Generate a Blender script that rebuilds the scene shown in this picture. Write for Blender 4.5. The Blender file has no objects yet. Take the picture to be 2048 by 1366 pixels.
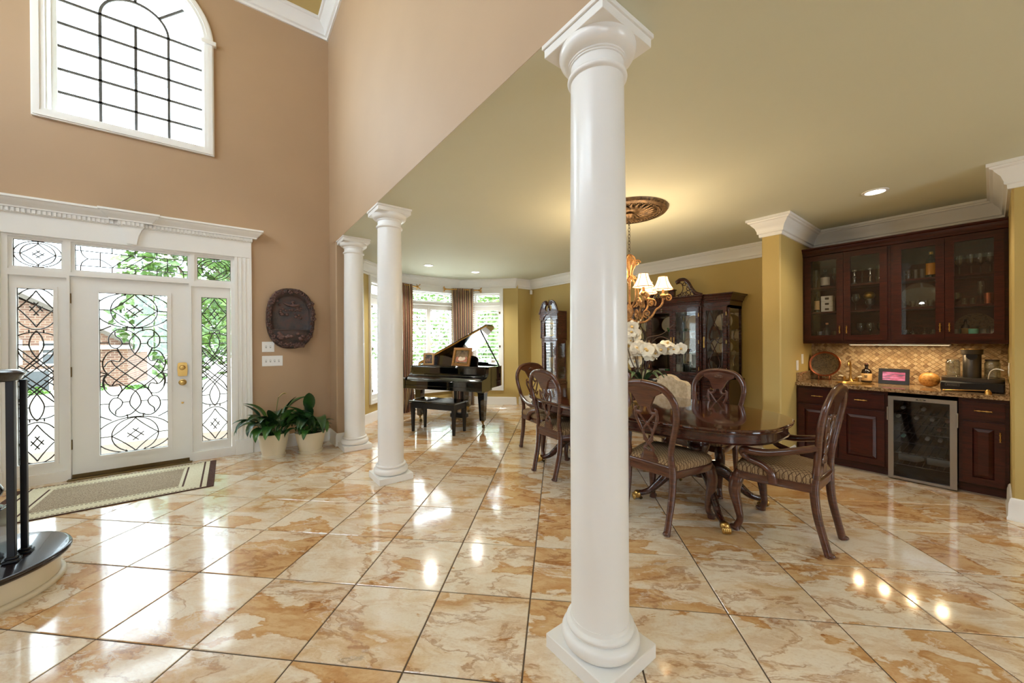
import bpy, bmesh, math, random
from mathutils import Vector, Matrix
from mathutils.geometry import tessellate_polygon
random.seed(7)
R = math.radians
PI = math.pi
S = bpy.context.scene
COL = S.collection

# ------------------------------------------------------------ camera, world, light, exposure
cam_d = bpy.data.cameras.new('camera')
cam = bpy.data.objects.new('camera', cam_d)
COL.objects.link(cam)
cam_d.sensor_fit = 'HORIZONTAL'
cam_d.sensor_width = 36.0
cam_d.lens = 737.07 / 2048 * 36
cam_d.clip_start = 0.05
cam_d.clip_end = 300
def cam_axes(yaw, pitch, roll):
    f = Vector((math.sin(yaw), math.cos(yaw), 0)); rt = Vector((math.cos(yaw), -math.sin(yaw), 0)); up = Vector((0, 0, 1))
    f2 = f * math.cos(pitch) + up * math.sin(pitch); up2 = up * math.cos(pitch) - f * math.sin(pitch)
    r2 = rt * math.cos(roll) + up2 * math.sin(roll); up3 = up2 * math.cos(roll) - rt * math.sin(roll)
    return r2, up3, f2
_r, _u, _f = cam_axes(.6546, -.0025, -.0060)
cam.matrix_world = Matrix(((_r.x, _u.x, -_f.x, 0), (_r.y, _u.y, -_f.y, 0), (_r.z, _u.z, -_f.z, 1.37), (0, 0, 0, 1)))
S.camera = cam

S.view_settings.view_transform = 'Standard'
S.view_settings.look = 'None'
S.view_settings.exposure = 0.68
S.view_settings.gamma = 1.0
S.view_settings.use_curve_mapping = False
S.render.use_motion_blur = False
try:
    S.cycles.use_denoising = True
    S.cycles.max_bounces = 9
    S.cycles.diffuse_bounces = 5
    S.cycles.glossy_bounces = 5
    S.cycles.transparent_max_bounces = 24
    S.cycles.caustics_reflective = False
    S.cycles.caustics_refractive = False
    S.cycles.sample_clamp_indirect = 6.0
except Exception:
    pass

world = bpy.data.worlds.new('world')
S.world = world
world.use_nodes = True
_bg = world.node_tree.nodes['Background']
_bg.inputs[0].default_value = (.76, .885, 1.0, 1)      # bright hazy summer sky
_bg.inputs[1].default_value = 10.5

def sun_light():
    d = bpy.data.lights.new('sun', 'SUN'); d.energy = 12.0; d.angle = R(1.5); d.color = (1, .95, .86)
    o = bpy.data.objects.new('sun', d); COL.objects.link(o)
    o.rotation_euler = Vector((-.35, .06, -.93)).to_track_quat('-Z', 'Y').to_euler()
sun_light()
def area(name, loc, direction, sx, sy, power, color=(1, 1, 1)):
    d = bpy.data.lights.new(name, 'AREA'); d.shape = 'RECTANGLE'; d.size = sx; d.size_y = sy; d.energy = power; d.color = color
    o = bpy.data.objects.new(name, d); COL.objects.link(o); o.location = loc
    o.rotation_euler = Vector(direction).to_track_quat('-Z', 'Z').to_euler()
    return o
# sampling portals in the window openings: they only steer the sky light through the glass
def portal(loc, direction, sx, sy):
    o = area('window_portal', loc, direction, sx, sy, 1.0); o.data.cycles.is_portal = True
portal((-3.25, .95, 4.6), (1, 0, 0), 2.5, 1.2); portal((-3.25, 3.65, 4.6), (1, 0, 0), 2.5, 1.2)
portal((-1.85, -4.45, 1.9), (0, 1, 0), 1.0, 2.0); portal((3.1, -4.45, 1.6), (0, 1, 0), 1.6, 1.4)
portal((-.806, 5.85, 4.6), (0, -1, 0), 1.3, 2.0); portal((-.81, 5.85, 1.25), (0, -1, 0), 1.75, 2.4)
portal((3.26, 7.28, 1.4), (0, -1, 0), 1.3, 2.1); portal((4.55, 6.75, 1.4), (-1, -1, 0), .75, 2.1); portal((1.97, 6.75, 1.4), (1, -1, 0), .75, 2.1)

# ------------------------------------------------------------ materials
def srgb(r, g, b):
    def c(v):
        v /= 255.0
        return v / 12.92 if v <= .04045 else ((v + .055) / 1.055) ** 2.4
    return (c(r), c(g), c(b), 1)
MATS = {}
class NT:
    def __init__(s, m):
        s.t = m.node_tree; s.n = s.t.nodes; s.b = s.n['Principled BSDF']
    def new(s, kind, **kw):
        n = s.n.new(kind)
        for k, v in kw.items():
            if k.startswith('i_'):
                n.inputs[k[2:].replace('_', ' ')].default_value = v
            else: setattr(n, k, v)
        return n
    def link(s, a, b): s.t.links.new(a, b)
    def coords(s, kind='Object', scale=(1, 1, 1), rnd=0.0):
        tc = s.new('ShaderNodeTexCoord'); mp = s.new('ShaderNodeMapping')
        mp.inputs['Scale'].default_value = scale
        s.link(tc.outputs[kind], mp.inputs[0])
        if rnd:
            oi = s.new('ShaderNodeObjectInfo'); mu = s.new('ShaderNodeVectorMath', operation='SCALE')
            cx = s.new('ShaderNodeCombineXYZ')
            m1 = s.new('ShaderNodeMath', operation='MULTIPLY'); m1.inputs[1].default_value = 37.0
            m2 = s.new('ShaderNodeMath', operation='FRACT')
            s.link(oi.outputs['Random'], m1.inputs[0]); s.link(m1.outputs[0], m2.inputs[0])
            s.link(oi.outputs['Random'], cx.inputs[0]); s.link(m2.outputs[0], cx.inputs[1]); s.link(oi.outputs['Random'], cx.inputs[2])
            s.link(cx.outputs[0], mu.inputs[0]); mu.inputs['Scale'].default_value = rnd
            s.link(mu.outputs[0], mp.inputs['Location'])
        return mp.outputs[0]
    def noise(s, vec, scale, detail=4, rough=.5, dist=0.0):
        n = s.new('ShaderNodeTexNoise'); n.inputs['Scale'].default_value = scale; n.inputs['Detail'].default_value = detail
        n.inputs['Roughness'].default_value = rough; n.inputs['Distortion'].default_value = dist
        s.link(vec, n.inputs['Vector']); return n
    def ramp(s, fac, stops, interp='LINEAR'):
        n = s.new('ShaderNodeValToRGB'); cr = n.color_ramp; cr.interpolation = interp
        while len(cr.elements) > 1: cr.elements.remove(cr.elements[-1])
        cr.elements[0].position = stops[0][0]; cr.elements[0].color = stops[0][1]
        for p, c in stops[1:]:
            e = cr.elements.new(p); e.color = c
        s.link(fac, n.inputs[0]); return n.outputs[0]
    def mix(s, fac, a, b, mode='MIX'):
        n = s.new('ShaderNodeMix', data_type='RGBA', blend_type=mode)
        for sock, v in ((n.inputs[0], fac), (n.inputs[6], a), (n.inputs[7], b)):
            if hasattr(v, 'is_linked'): s.link(v, sock)
            else: sock.default_value = v
        return n.outputs[2]
    def bump(s, h, strength=.2, dist=.01):
        n = s.new('ShaderNodeBump'); n.inputs['Strength'].default_value = strength; n.inputs['Distance'].default_value = dist
        s.link(h, n.inputs['Height']); s.link(n.outputs[0], s.b.inputs['Normal'])
def mat(name, col=(.8, .8, .8, 1), rough=.5, metal=0.0, coat=0.0, spec=.5, coat_rough=.05):
    m = bpy.data.materials.new(name); m.use_nodes = True
    b = m.node_tree.nodes['Principled BSDF']
    b.inputs['Base Color'].default_value = col; b.inputs['Roughness'].default_value = rough; b.inputs['Metallic'].default_value = metal
    b.inputs['Coat Weight'].default_value = coat; b.inputs['Coat Roughness'].default_value = coat_rough; b.inputs['Specular IOR Level'].default_value = spec
    MATS[name] = m
    return NT(m)
def simple(name, rgb, rough=.5, metal=0, coat=0, spec=.5, vary=.06, scale=6, bump=0, bscale=60):
    """base colour with a little procedural unevenness"""
    c = srgb(*rgb); t = mat(name, c, rough, metal, coat, spec)
    v = t.coords('Object', (1, 1, 1))
    n = t.noise(v, scale, 4)
    lo = tuple(x * (1 - vary) for x in c[:3]) + (1,); hi = tuple(min(1, x * (1 + vary)) for x in c[:3]) + (1,)
    t.link(t.ramp(n.outputs[0], [(.3, lo), (.7, hi)]), t.b.inputs['Base Color'])
    if bump:
        b = t.noise(v, bscale, 3); t.bump(b.outputs[0], bump, .004)
    return t
def wood(name, dark, light, rough=.25, coat=.6, grain=(3, 3, 26), rnd=5.0, spec=.5):
    c0, c1 = srgb(*dark), srgb(*light)
    t = mat(name, c1, rough, 0, coat, spec)
    v = t.coords('Object', grain, rnd)
    n = t.noise(v, 1.6, 6, .6, 1.4)
    n2 = t.noise(v, 7, 3, .5)
    f = t.new('ShaderNodeMath', operation='ADD'); t.link(n.outputs[0], f.inputs[0])
    k = t.new('ShaderNodeMath', operation='MULTIPLY'); t.link(n2.outputs[0], k.inputs[0]); k.inputs[1].default_value = .3
    t.link(k.outputs[0], f.inputs[1])
    t.link(t.ramp(f.outputs[0], [(.42, c0), (.85, c1)]), t.b.inputs['Base Color'])
    return t
def emit(name, col, strength):
    m = bpy.data.materials.new(name); m.use_nodes = True; nt = m.node_tree; nt.nodes.clear()
    o = nt.nodes.new('ShaderNodeOutputMaterial'); e = nt.nodes.new('ShaderNodeEmission')
    e.inputs[0].default_value = col; e.inputs[1].default_value = strength
    nt.links.new(e.outputs[0], o.inputs[0]); MATS[name] = m
def thin_glass(name, tint=(1, 1, 1, 1), refl=1.0, ior=1.45, rough=0.0):
    """sheet glass: clear pass-through plus a Fresnel mirror part"""
    m = bpy.data.materials.new(name); m.use_nodes = True; nt = m.node_tree; nt.nodes.clear()
    o = nt.nodes.new('ShaderNodeOutputMaterial'); mx = nt.nodes.new('ShaderNodeMixShader')
    tr = nt.nodes.new('ShaderNodeBsdfTransparent'); gl = nt.nodes.new('ShaderNodeBsdfGlossy'); fr = nt.nodes.new('ShaderNodeFresnel')
    tr.inputs[0].default_value = tint; gl.inputs['Roughness'].default_value = rough; 
    ge = nt.nodes.new('ShaderNodeNewGeometry'); mi = nt.nodes.new('ShaderNodeMapRange'); mi.inputs['To Min'].default_value = ior; mi.inputs['To Max'].default_value = 1 / ior
    nt.links.new(ge.outputs['Backfacing'], mi.inputs['Value']); nt.links.new(mi.outputs[0], fr.inputs[0])
    mu = nt.nodes.new('ShaderNodeMath'); mu.operation = 'MULTIPLY'; mu.inputs[1].default_value = refl; mu.use_clamp = True
    nt.links.new(fr.outputs[0], mu.inputs[0]); nt.links.new(mu.outputs[0], mx.inputs[0])
    nt.links.new(tr.outputs[0], mx.inputs[1]); nt.links.new(gl.outputs[0], mx.inputs[2]); nt.links.new(mx.outputs[0], o.inputs[0])
    MATS[name] = m

# paint and trim
simple('tan_paint', (182, 153, 121), .6, vary=.03, scale=1.5, bump=.05, bscale=180)
simple('gold_paint', (196, 172, 106), .6, vary=.03, scale=1.5, bump=.05, bscale=180)
simple('ceiling_paint', (217, 217, 194), .7, vary=.02, scale=1.0)
simple('foyer_ceiling_paint', (205, 183, 120), .7, vary=.02, scale=1.0)
simple('white_trim', (243, 243, 240), .35, vary=.012, scale=3)
simple('door_white', (244, 244, 241), .4, vary=.015, scale=3)
simple('column_white', (240, 239, 236), .34, coat=.18, vary=.012, scale=3)
simple('grout', (92, 76, 60), .8)
# polished onyx-look porcelain
def tile_mat():
    t = mat('marble_tile', (.8, .7, .55, 1), .11, 0, .5, .5, .07)
    v = t.coords('Object', (1.0, 2.1, 1), 40.0)
    w = t.noise(v, 1.8, 6, .6)
    wm = t.new('ShaderNodeVectorMath', operation='MULTIPLY_ADD')           # domain warp
    t.link(w.outputs['Color'], wm.inputs[0]); wm.inputs[1].default_value = (.55, .5, .2); t.link(v, wm.inputs[2])
    n = t.noise(wm.outputs[0], .95, 7, .56, .25)
    base = t.ramp(n.outputs[0], [(.24, srgb(192, 146, 94)), (.34, srgb(212, 172, 122)), (.42, srgb(222, 188, 142)), (.452, srgb(206, 160, 106)), (.462, srgb(236, 222, 198)),
                                 (.54, srgb(238, 226, 206)), (.60, srgb(230, 208, 174)), (.655, srgb(210, 168, 116)), (.668, srgb(234, 216, 188)), (.78, srgb(238, 226, 206)), (.9, srgb(214, 178, 132))])
    n2 = t.noise(wm.outputs[0], 4.5, 9, .68, .8)
    cloud = t.ramp(n2.outputs[0], [(.30, srgb(206, 166, 122)), (.44, srgb(236, 214, 186)), (.54, (1, 1, 1, 1)), (.75, srgb(246, 232, 212))])
    c = t.mix(.55, base, cloud, 'MULTIPLY')
    n3 = t.noise(wm.outputs[0], .7, 7, .62, .5)                             # thin torn veins
    vein = t.ramp(n3.outputs[0], [(.486, (1, 1, 1, 1)), (.4965, srgb(176, 128, 82)), (.502, srgb(204, 164, 122)), (.514, (1, 1, 1, 1))])
    c = t.mix(.6, c, vein, 'MULTIPLY')
    n6 = t.noise(wm.outputs[0], 1.7, 8, .66, .9)                            # pale wisps
    c = t.mix(t.ramp(n6.outputs[0], [(.56, (0, 0, 0, 1)), (.585, (.65, .65, .65, 1)), (.60, (.1, .1, .1, 1)), (.66, (0, 0, 0, 1))]), c, srgb(240, 230, 212))
    n4 = t.noise(v, 60, 3, .6)
    c = t.mix(.35, c, t.ramp(n4.outputs[0], [(.3, srgb(226, 208, 188)), (.5, (1, 1, 1, 1))]), 'MULTIPLY')
    n5 = t.noise(wm.outputs[0], 2.2, 8, .74, .4)                            # scattered dark mineral stains
    c = t.mix(.55, c, t.ramp(n5.outputs[0], [(.29, srgb(112, 88, 66)), (.36, (1, 1, 1, 1))]), 'MULTIPLY')
    t.link(c, t.b.inputs['Base Color'])
tile_mat()
wood('mahogany', (40, 18, 13), (74, 36, 26), .25, .4)
wood('chair_wood', (54, 26, 17), (100, 55, 36), .28, .6)
wood('table_wood', (46, 19, 13), (82, 38, 25), .12, .9, (2, 14, 2))
wood('cherry_cabinet', (38, 12, 9), (74, 28, 18), .34, .25, spec=.35)
wood('clock_wood', (54, 26, 18), (92, 52, 38), .25, .6)
wood('gold_frame_wood', (140, 88, 44), (196, 142, 84), .35, .2)
wood('stair_wood', (16, 11, 14), (34, 22, 24), .22, .4)
simple('black_lacquer', (10, 10, 11), .06, coat=1.0, spec=.6, vary=.1)
simple('black_satin', (16, 16, 18), .35, vary=.1)
simple('iron_black', (18, 20, 26), .35, vary=.1)
simple('brass', (192, 154, 88), .28, 1.0, vary=.06)
simple('dark_brass', (120, 100, 66), .4, 1.0, vary=.1)
simple('gold_plate', (186, 140, 66), .35, .9, vary=.1)
simple('lead_came', (66, 60, 52), .45, .6, vary=.1)
simple('muntin_grey', (86, 84, 82), .5, vary=.06)
simple('steel', (170, 168, 164), .32, .9, vary=.04)
simple('steel_dark', (86, 80, 74), .35, .8, vary=.05)
simple('plastic_white', (240, 240, 238), .4, vary=.01)
simple('plastic_black', (20, 20, 22), .4, vary=.05)
simple('cream_pot', (226, 216, 190), .45, vary=.03)
simple('soil', (52, 40, 30), .9, vary=.3, scale=60)
thin_glass('window_glass', (.97, .99, .985, 1))
thin_glass('leaded_glass', (.72, .74, .73, 1), 1.0, 1.5)
thin_glass('cabinet_glass', (.93, .94, .95, 1), 1.15, 1.5)
thin_glass('clear_glass', (.86, .89, .9, 1), 2.6, 1.5, .03)
thin_glass('smoke_glass', (.10, .11, .13, 1), 1.3, 1.5)
thin_glass('green_glass', (.30, .55, .36, 1), 1.5, 1.5, .03)

# ------------------------------------------------------------ mesh helpers
class MB:
    def __init__(s): s.v = []; s.f = []
    def _add(s, vs, fs):
        o = len(s.v); s.v.extend([tuple(p) for p in vs]); s.f.extend([tuple(i + o for i in f) for f in fs]); return s
    def box(s, x0, x1, y0, y1, z0, z1, bev=0.0, rot=None, piv=None):
        if bev <= 0:
            vs = [(x0, y0, z0), (x1, y0, z0), (x1, y1, z0), (x0, y1, z0), (x0, y0, z1), (x1, y0, z1), (x1, y1, z1), (x0, y1, z1)]
            fs = [(0, 3, 2, 1), (4, 5, 6, 7), (0, 1, 5, 4), (1, 2, 6, 5), (2, 3, 7, 6), (3, 0, 4, 7)]
        else:
            b = min(bev, abs(x1 - x0) * .49, abs(y1 - y0) * .49, abs(z1 - z0) * .49); vs = []; idx = {}
            for i, (x, sx) in enumerate(((x0, 1), (x1, -1))):
                for j, (y, sy) in enumerate(((y0, 1), (y1, -1))):
                    for k, (z, sz) in enumerate(((z0, 1), (z1, -1))):
                        idx[i, j, k] = len(vs)
                        vs += [(x, y + sy * b, z + sz * b), (x + sx * b, y, z + sz * b), (x + sx * b, y + sy * b, z)]
            def q(*a): return tuple(idx[k[0], k[1], k[2]] + k[3] for k in a)
            fs = []
            for i in (0, 1):
                f = q((i, 0, 0, 0), (i, 0, 1, 0), (i, 1, 1, 0), (i, 1, 0, 0)); fs.append(f if i == 0 else f[::-1])
                f = q((0, i, 0, 1), (1, i, 0, 1), (1, i, 1, 1), (0, i, 1, 1)); fs.append(f if i == 0 else f[::-1])
                f = q((0, 0, i, 2), (0, 1, i, 2), (1, 1, i, 2), (1, 0, i, 2)); fs.append(f if i == 0 else f[::-1])
            for i in (0, 1):
                for j in (0, 1):
                    fl = (i + j) % 2
                    f = q((i, j, 0, 0), (i, j, 0, 1), (i, j, 1, 1), (i, j, 1, 0)); fs.append(f if fl == 0 else f[::-1])
                    f = q((0, i, j, 1), (0, i, j, 2), (1, i, j, 2), (1, i, j, 1)); fs.append(f if fl == 0 else f[::-1])
                    f = q((i, 0, j, 2), (i, 0, j, 0), (i, 1, j, 0), (i, 1, j, 2)); fs.append(f if fl == 0 else f[::-1])
                    for k in (0, 1):
                        f = q((i, j, k, 0), (i, j, k, 1), (i, j, k, 2)); fs.append(f if (i + j + k) % 2 else f[::-1])
        if rot is not None:
            pv = Vector(piv or (0, 0, 0)); vs = [tuple(rot @ (Vector(p) - pv) + pv) for p in vs]
        return s._add(vs, fs)
    def lathe(s, prof, seg=24, loc=(0, 0, 0), axis='Z', a0=0.0, a1=2 * PI, cap=True):
        full = abs(a1 - a0 - 2 * PI) < 1e-4; n = seg if full else seg + 1
        vs = []; fs = []
        for (r, z) in prof:
            for i in range(n):
                a = a0 + (a1 - a0) * i / seg
                p = (r * math.cos(a), r * math.sin(a), z)
                if axis == 'X': p = (p[2], p[0], p[1])
                elif axis == 'Y': p = (p[0], p[2], p[1])
                vs.append((p[0] + loc[0], p[1] + loc[1], p[2] + loc[2]))
        for k in range(len(prof) - 1):
            for i in range(seg if full else seg):
                j = (i + 1) % n if full else i + 1
                fs.append((k * n + i, k * n + j, (k + 1) * n + j, (k + 1) * n + i))
        if cap and full:
            if prof[0][0] > 1e-5: fs.append(tuple(range(n))[::-1])
            if prof[-1][0] > 1e-5: fs.append(tuple((len(prof) - 1) * n + i for i in range(n)))
        return s._add(vs, fs)
    def tube(s, path, r, seg=8, ry=None, up=None, closed=False, cap=True):
        """swept tube; r / ry scalars or lists (half width across the sideways axis / along the up axis)"""
        P = [Vector(p) for p in path]; n = len(P)
        rr = r if isinstance(r, (list, tuple)) else [r] * n
        r2 = rr if ry is None else (ry if isinstance(ry, (list, tuple)) else [ry] * n)
        vs = []; fs = []; prev = None
        for i in range(n):
            if closed: t = P[(i + 1) % n] - P[i - 1]
            else: t = P[min(i + 1, n - 1)] - P[max(i - 1, 0)]
            if t.length < 1e-9: t = Vector((0, 0, 1))
            t.normalize()
            if up is not None:
                b = Vector(up); side = t.cross(b)
                if side.length < 1e-4: side = t.orthogonal()
                side.normalize(); b = side.cross(t).normalized()
            else:
                if prev is None: side = t.orthogonal().normalized()
                else:
                    side = prev - t * prev.dot(t)
                    if side.length < 1e-5: side = t.orthogonal()
                    side.normalize()
                b = side.cross(t).normalized(); prev = side
            for k in range(seg):
                a = 2 * PI * k / seg + (PI / 4 if seg == 4 else 0)
                m = 1.41421 if seg == 4 else 1
                vs.append(P[i] + side * (rr[i] * m * math.cos(a)) + b * (r2[i] * m * math.sin(a)))
        for i in range(n if closed else n - 1):
            j = (i + 1) % n
            for k in range(seg):
                l = (k + 1) % seg
                fs.append((i * seg + k, j * seg + k, j * seg + l, i * seg + l))
        if cap and not closed:
            fs.append(tuple(range(seg))); fs.append(tuple((n - 1) * seg + k for k in range(seg))[::-1])
        return s._add(vs, fs)
    def ball(s, c, rx, ry=None, rz=None, seg=12, rings=8):
        ry = rx if ry is None else ry; rz = rx if rz is None else rz
        vs = [(c[0], c[1], c[2] - rz)]; fs = []
        for j in range(1, rings):
            a = -PI / 2 + PI * j / rings
            for i in range(seg):
                b = 2 * PI * i / seg
                vs.append((c[0] + rx * math.cos(a) * math.cos(b), c[1] + ry * math.cos(a) * math.sin(b), c[2] + rz * math.sin(a)))
        vs.append((c[0], c[1], c[2] + rz)); top = len(vs) - 1
        for i in range(seg):
            j = (i + 1) % seg
            fs.append((0, 1 + j, 1 + i)); fs.append((top, top - seg + i, top - seg + j))
            for k in range(rings - 2):
                a = 1 + k * seg; fs.append((a + i, a + j, a + seg + j, a + seg + i))
        return s._add(vs, fs)
    def prism(s, poly, w0, w1, axis='Z', holes=()):
        """extrude a flat outline (with holes) along an axis: poly in the two other axes (XY, XZ for Y, YZ for X)"""
        loops = [list(poly)] + [list(h) for h in holes]
        def P(p, w):
            return (p[0], p[1], w) if axis == 'Z' else ((p[0], w, p[1]) if axis == 'Y' else (w, p[0], p[1]))
        flat = [p for l in loops for p in l]; n = len(flat)
        tris = tessellate_polygon([[Vector((p[0], p[1], 0)) for p in l] for l in loops])
        vs = [P(p, w0) for p in flat] + [P(p, w1) for p in flat]; fs = []
        for t in tris:
            a, b, c = [Vector(vs[i]) for i in t]
            nrm = (b - a).cross(c - a); k = {'Z': 2, 'Y': 1, 'X': 0}[axis]
            up = (nrm[k] > 0) == (w1 > w0)
            fs.append(tuple(i + n for i in t) if up else tuple(i + n for i in t)[::-1])
            fs.append(tuple(t)[::-1] if up else tuple(t))
        o = 0
        for l in loops:
            m = len(l)
            for i in range(m):
                j = (i + 1) % m; fs.append((o + i, o + j, n + o + j, n + o + i))
            o += m
        return s._add(vs, fs)
    def loft(s, rings, closed_ring=True, cap=True):
        n = len(rings[0]); vs = [p for r in rings for p in r]; fs = []
        for k in range(len(rings) - 1):
            for i in range(n if closed_ring else n - 1):
                j = (i + 1) % n; fs.append((k * n + i, k * n + j, (k + 1) * n + j, (k + 1) * n + i))
        if cap and closed_ring:
            fs.append(tuple(range(n))[::-1]); fs.append(tuple((len(rings) - 1) * n + i for i in range(n)))
        return s._add(vs, fs)
    def sheet(s, fn, nu, nv):
        vs = [fn(i / nu, j / nv) for j in range(nv + 1) for i in range(nu + 1)]
        fs = [(j * (nu + 1) + i, j * (nu + 1) + i + 1, (j + 1) * (nu + 1) + i + 1, (j + 1) * (nu + 1) + i) for j in range(nv) for i in range(nu)]
        return s._add(vs, fs)
    def molding(s, path, prof, closed=False, side=1):
        """mitred moulding on a plan polyline; prof = (distance off the wall, height); side=+1: room on the left of the path"""
        P = [Vector((p[0], p[1])) for p in path]; n = len(P); m = len(prof); vs = []; fs = []
        for i in range(n):
            d0 = (P[i] - P[i - 1]) if (i > 0 or closed) else None
            d1 = (P[(i + 1) % n] - P[i]) if (i < n - 1 or closed) else None
            d0 = d0 or d1; d1 = d1 or d0
            d0 = d0.normalized(); d1 = d1.normalized()
            n0 = Vector((-d0.y, d0.x)) * side; n1 = Vector((-d1.y, d1.x)) * side
            mt = (n0 + n1); mt = mt / max(.2, (1 + n0.dot(n1)))
            for (d, z) in prof:
                q = P[i] + mt * d; vs.append((q.x, q.y, z))
        for i in range(n if closed else n - 1):
            j = (i + 1) % n
            for k in range(m - 1):
                f = (i * m + k, j * m + k, j * m + k + 1, i * m + k + 1); fs.append(f if side > 0 else f[::-1])
        if not closed:
            fs.append(tuple(range(m))); fs.append(tuple((n - 1) * m + k for k in range(m))[::-1])
        return s._add(vs, fs)
    def xform(s, M, start=0):
        for i in range(start, len(s.v)): s.v[i] = tuple(M @ Vector(s.v[i]))
        return s
    def mesh(s, name, smooth=40, fix=True):
        me = bpy.data.meshes.new(name); me.from_pydata(s.v, [], s.f); 
        if fix:
            bm = bmesh.new(); bm.from_mesh(me); bmesh.ops.recalc_face_normals(bm, faces=bm.faces[:]); bm.to_mesh(me); bm.free()
        if smooth:
            me.polygons.foreach_set('use_smooth', [True] * len(me.polygons))
            me.set_sharp_from_angle(angle=R(smooth))
        me.update(); return me
    def build(s, name, m, parent=None, smooth=40, loc=None, rot=None):
        o = bpy.data.objects.new(name, s.mesh(name, smooth)); COL.objects.link(o)
        o.data.materials.append(MATS[m] if isinstance(m, str) else m)
        if parent is not None: o.parent = parent
        if loc is not None: o.location = loc
        if rot is not None: o.rotation_euler = rot
        return o
def tag(o, label=None, cat=None, group=None, kind=None):
    if label: o['label'] = label
    if cat: o['category'] = cat
    if group: o['group'] = group
    if kind: o['kind'] = kind
    return o
def thing(name, label, cat, loc=(0, 0, 0), rotz=0.0, group=None, kind=None):
    o = bpy.data.objects.new(name, None); COL.objects.link(o); o.empty_display_size = .1
    o.location = loc; o.rotation_euler = (0, 0, rotz)
    return tag(o, label, cat, group, kind)
def struct(name, mb, m, smooth=30, label=None, parent=None):
    o = mb.build(name, m, parent, smooth)
    if parent is None: o['kind'] = 'structure'
    if label: o['label'] = label
    return o
def sroot(name, label=None, loc=(0, 0, 0), rotz=0):
    o = bpy.data.objects.new(name, None); COL.objects.link(o); o.location = loc; o.rotation_euler = (0, 0, rotz); o['kind'] = 'structure'
    if label: o['label'] = label
    return o
def kids(o): return [c for c in COL.objects if c.parent == o]
_KIDS = {}
def copy_tree(o, loc=None, rotz=None, label=None, parent=None, group=None):
    if parent is None: _KIDS.clear()
    if not _KIDS:
        for c in COL.objects:
            if c.parent: _KIDS.setdefault(c.parent.name, []).append(c)
    c = o.copy(); COL.objects.link(c); c.parent = parent
    for ch in _KIDS.get(o.name, []): copy_tree(ch, parent=c)
    if loc is not None: c.location = loc
    if rotz is not None: c.rotation_euler = (0, 0, rotz)
    if label: c['label'] = label
    if group: c['group'] = group
    return c
def part_copy(o, parent, loc=None, rot=None):
    c = o.copy(); COL.objects.link(c); c.parent = parent
    if loc is not None: c.location = loc
    if rot is not None: c.rotation_euler = rot
    return c
def bez(pts, n=8):
    """Catmull-Rom through the points"""
    P = [Vector(p) for p in pts]; out = []
    for i in range(len(P) - 1):
        p0 = P[max(i - 1, 0)]; p1 = P[i]; p2 = P[i + 1]; p3 = P[min(i + 2, len(P) - 1)]
        for k in range(n):
            t = k / n
            out.append(.5 * ((2 * p1) + (p2 - p0) * t + (2 * p0 - 5 * p1 + 4 * p2 - p3) * t * t + (3 * p1 - p0 - 3 * p2 + p3) * t ** 3))
    out.append(P[-1]); return out
def lerp_list(vals, n):
    m = len(vals) - 1; out = []
    for i in range(n):
        t = i / (n - 1) * m; k = min(int(t), m - 1); out.append(vals[k] + (vals[k + 1] - vals[k]) * (t - k))
    return out
def arc(cx, cy, r, a0, a1, n=16, ry=None):
    ry = r if ry is None else ry
    return [(cx + r * math.cos(R(a0 + (a1 - a0) * i / n)), cy + ry * math.sin(R(a0 + (a1 - a0) * i / n))) for i in range(n + 1)]
def rect(x0, x1, y0, y1): return [(x0, y0), (x1, y0), (x1, y1), (x0, y1)]
# ------------------------------------------------------------ the shell
YF, XB, ZC, ZF = 5.61, 1.115, 2.68, 5.72
DC = -.812                       # centre of the front door unit
WC, WZ, WRO, WRI = -.806, 4.87, .682, .597   # arched window: centre, spring line, casing radii
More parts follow.
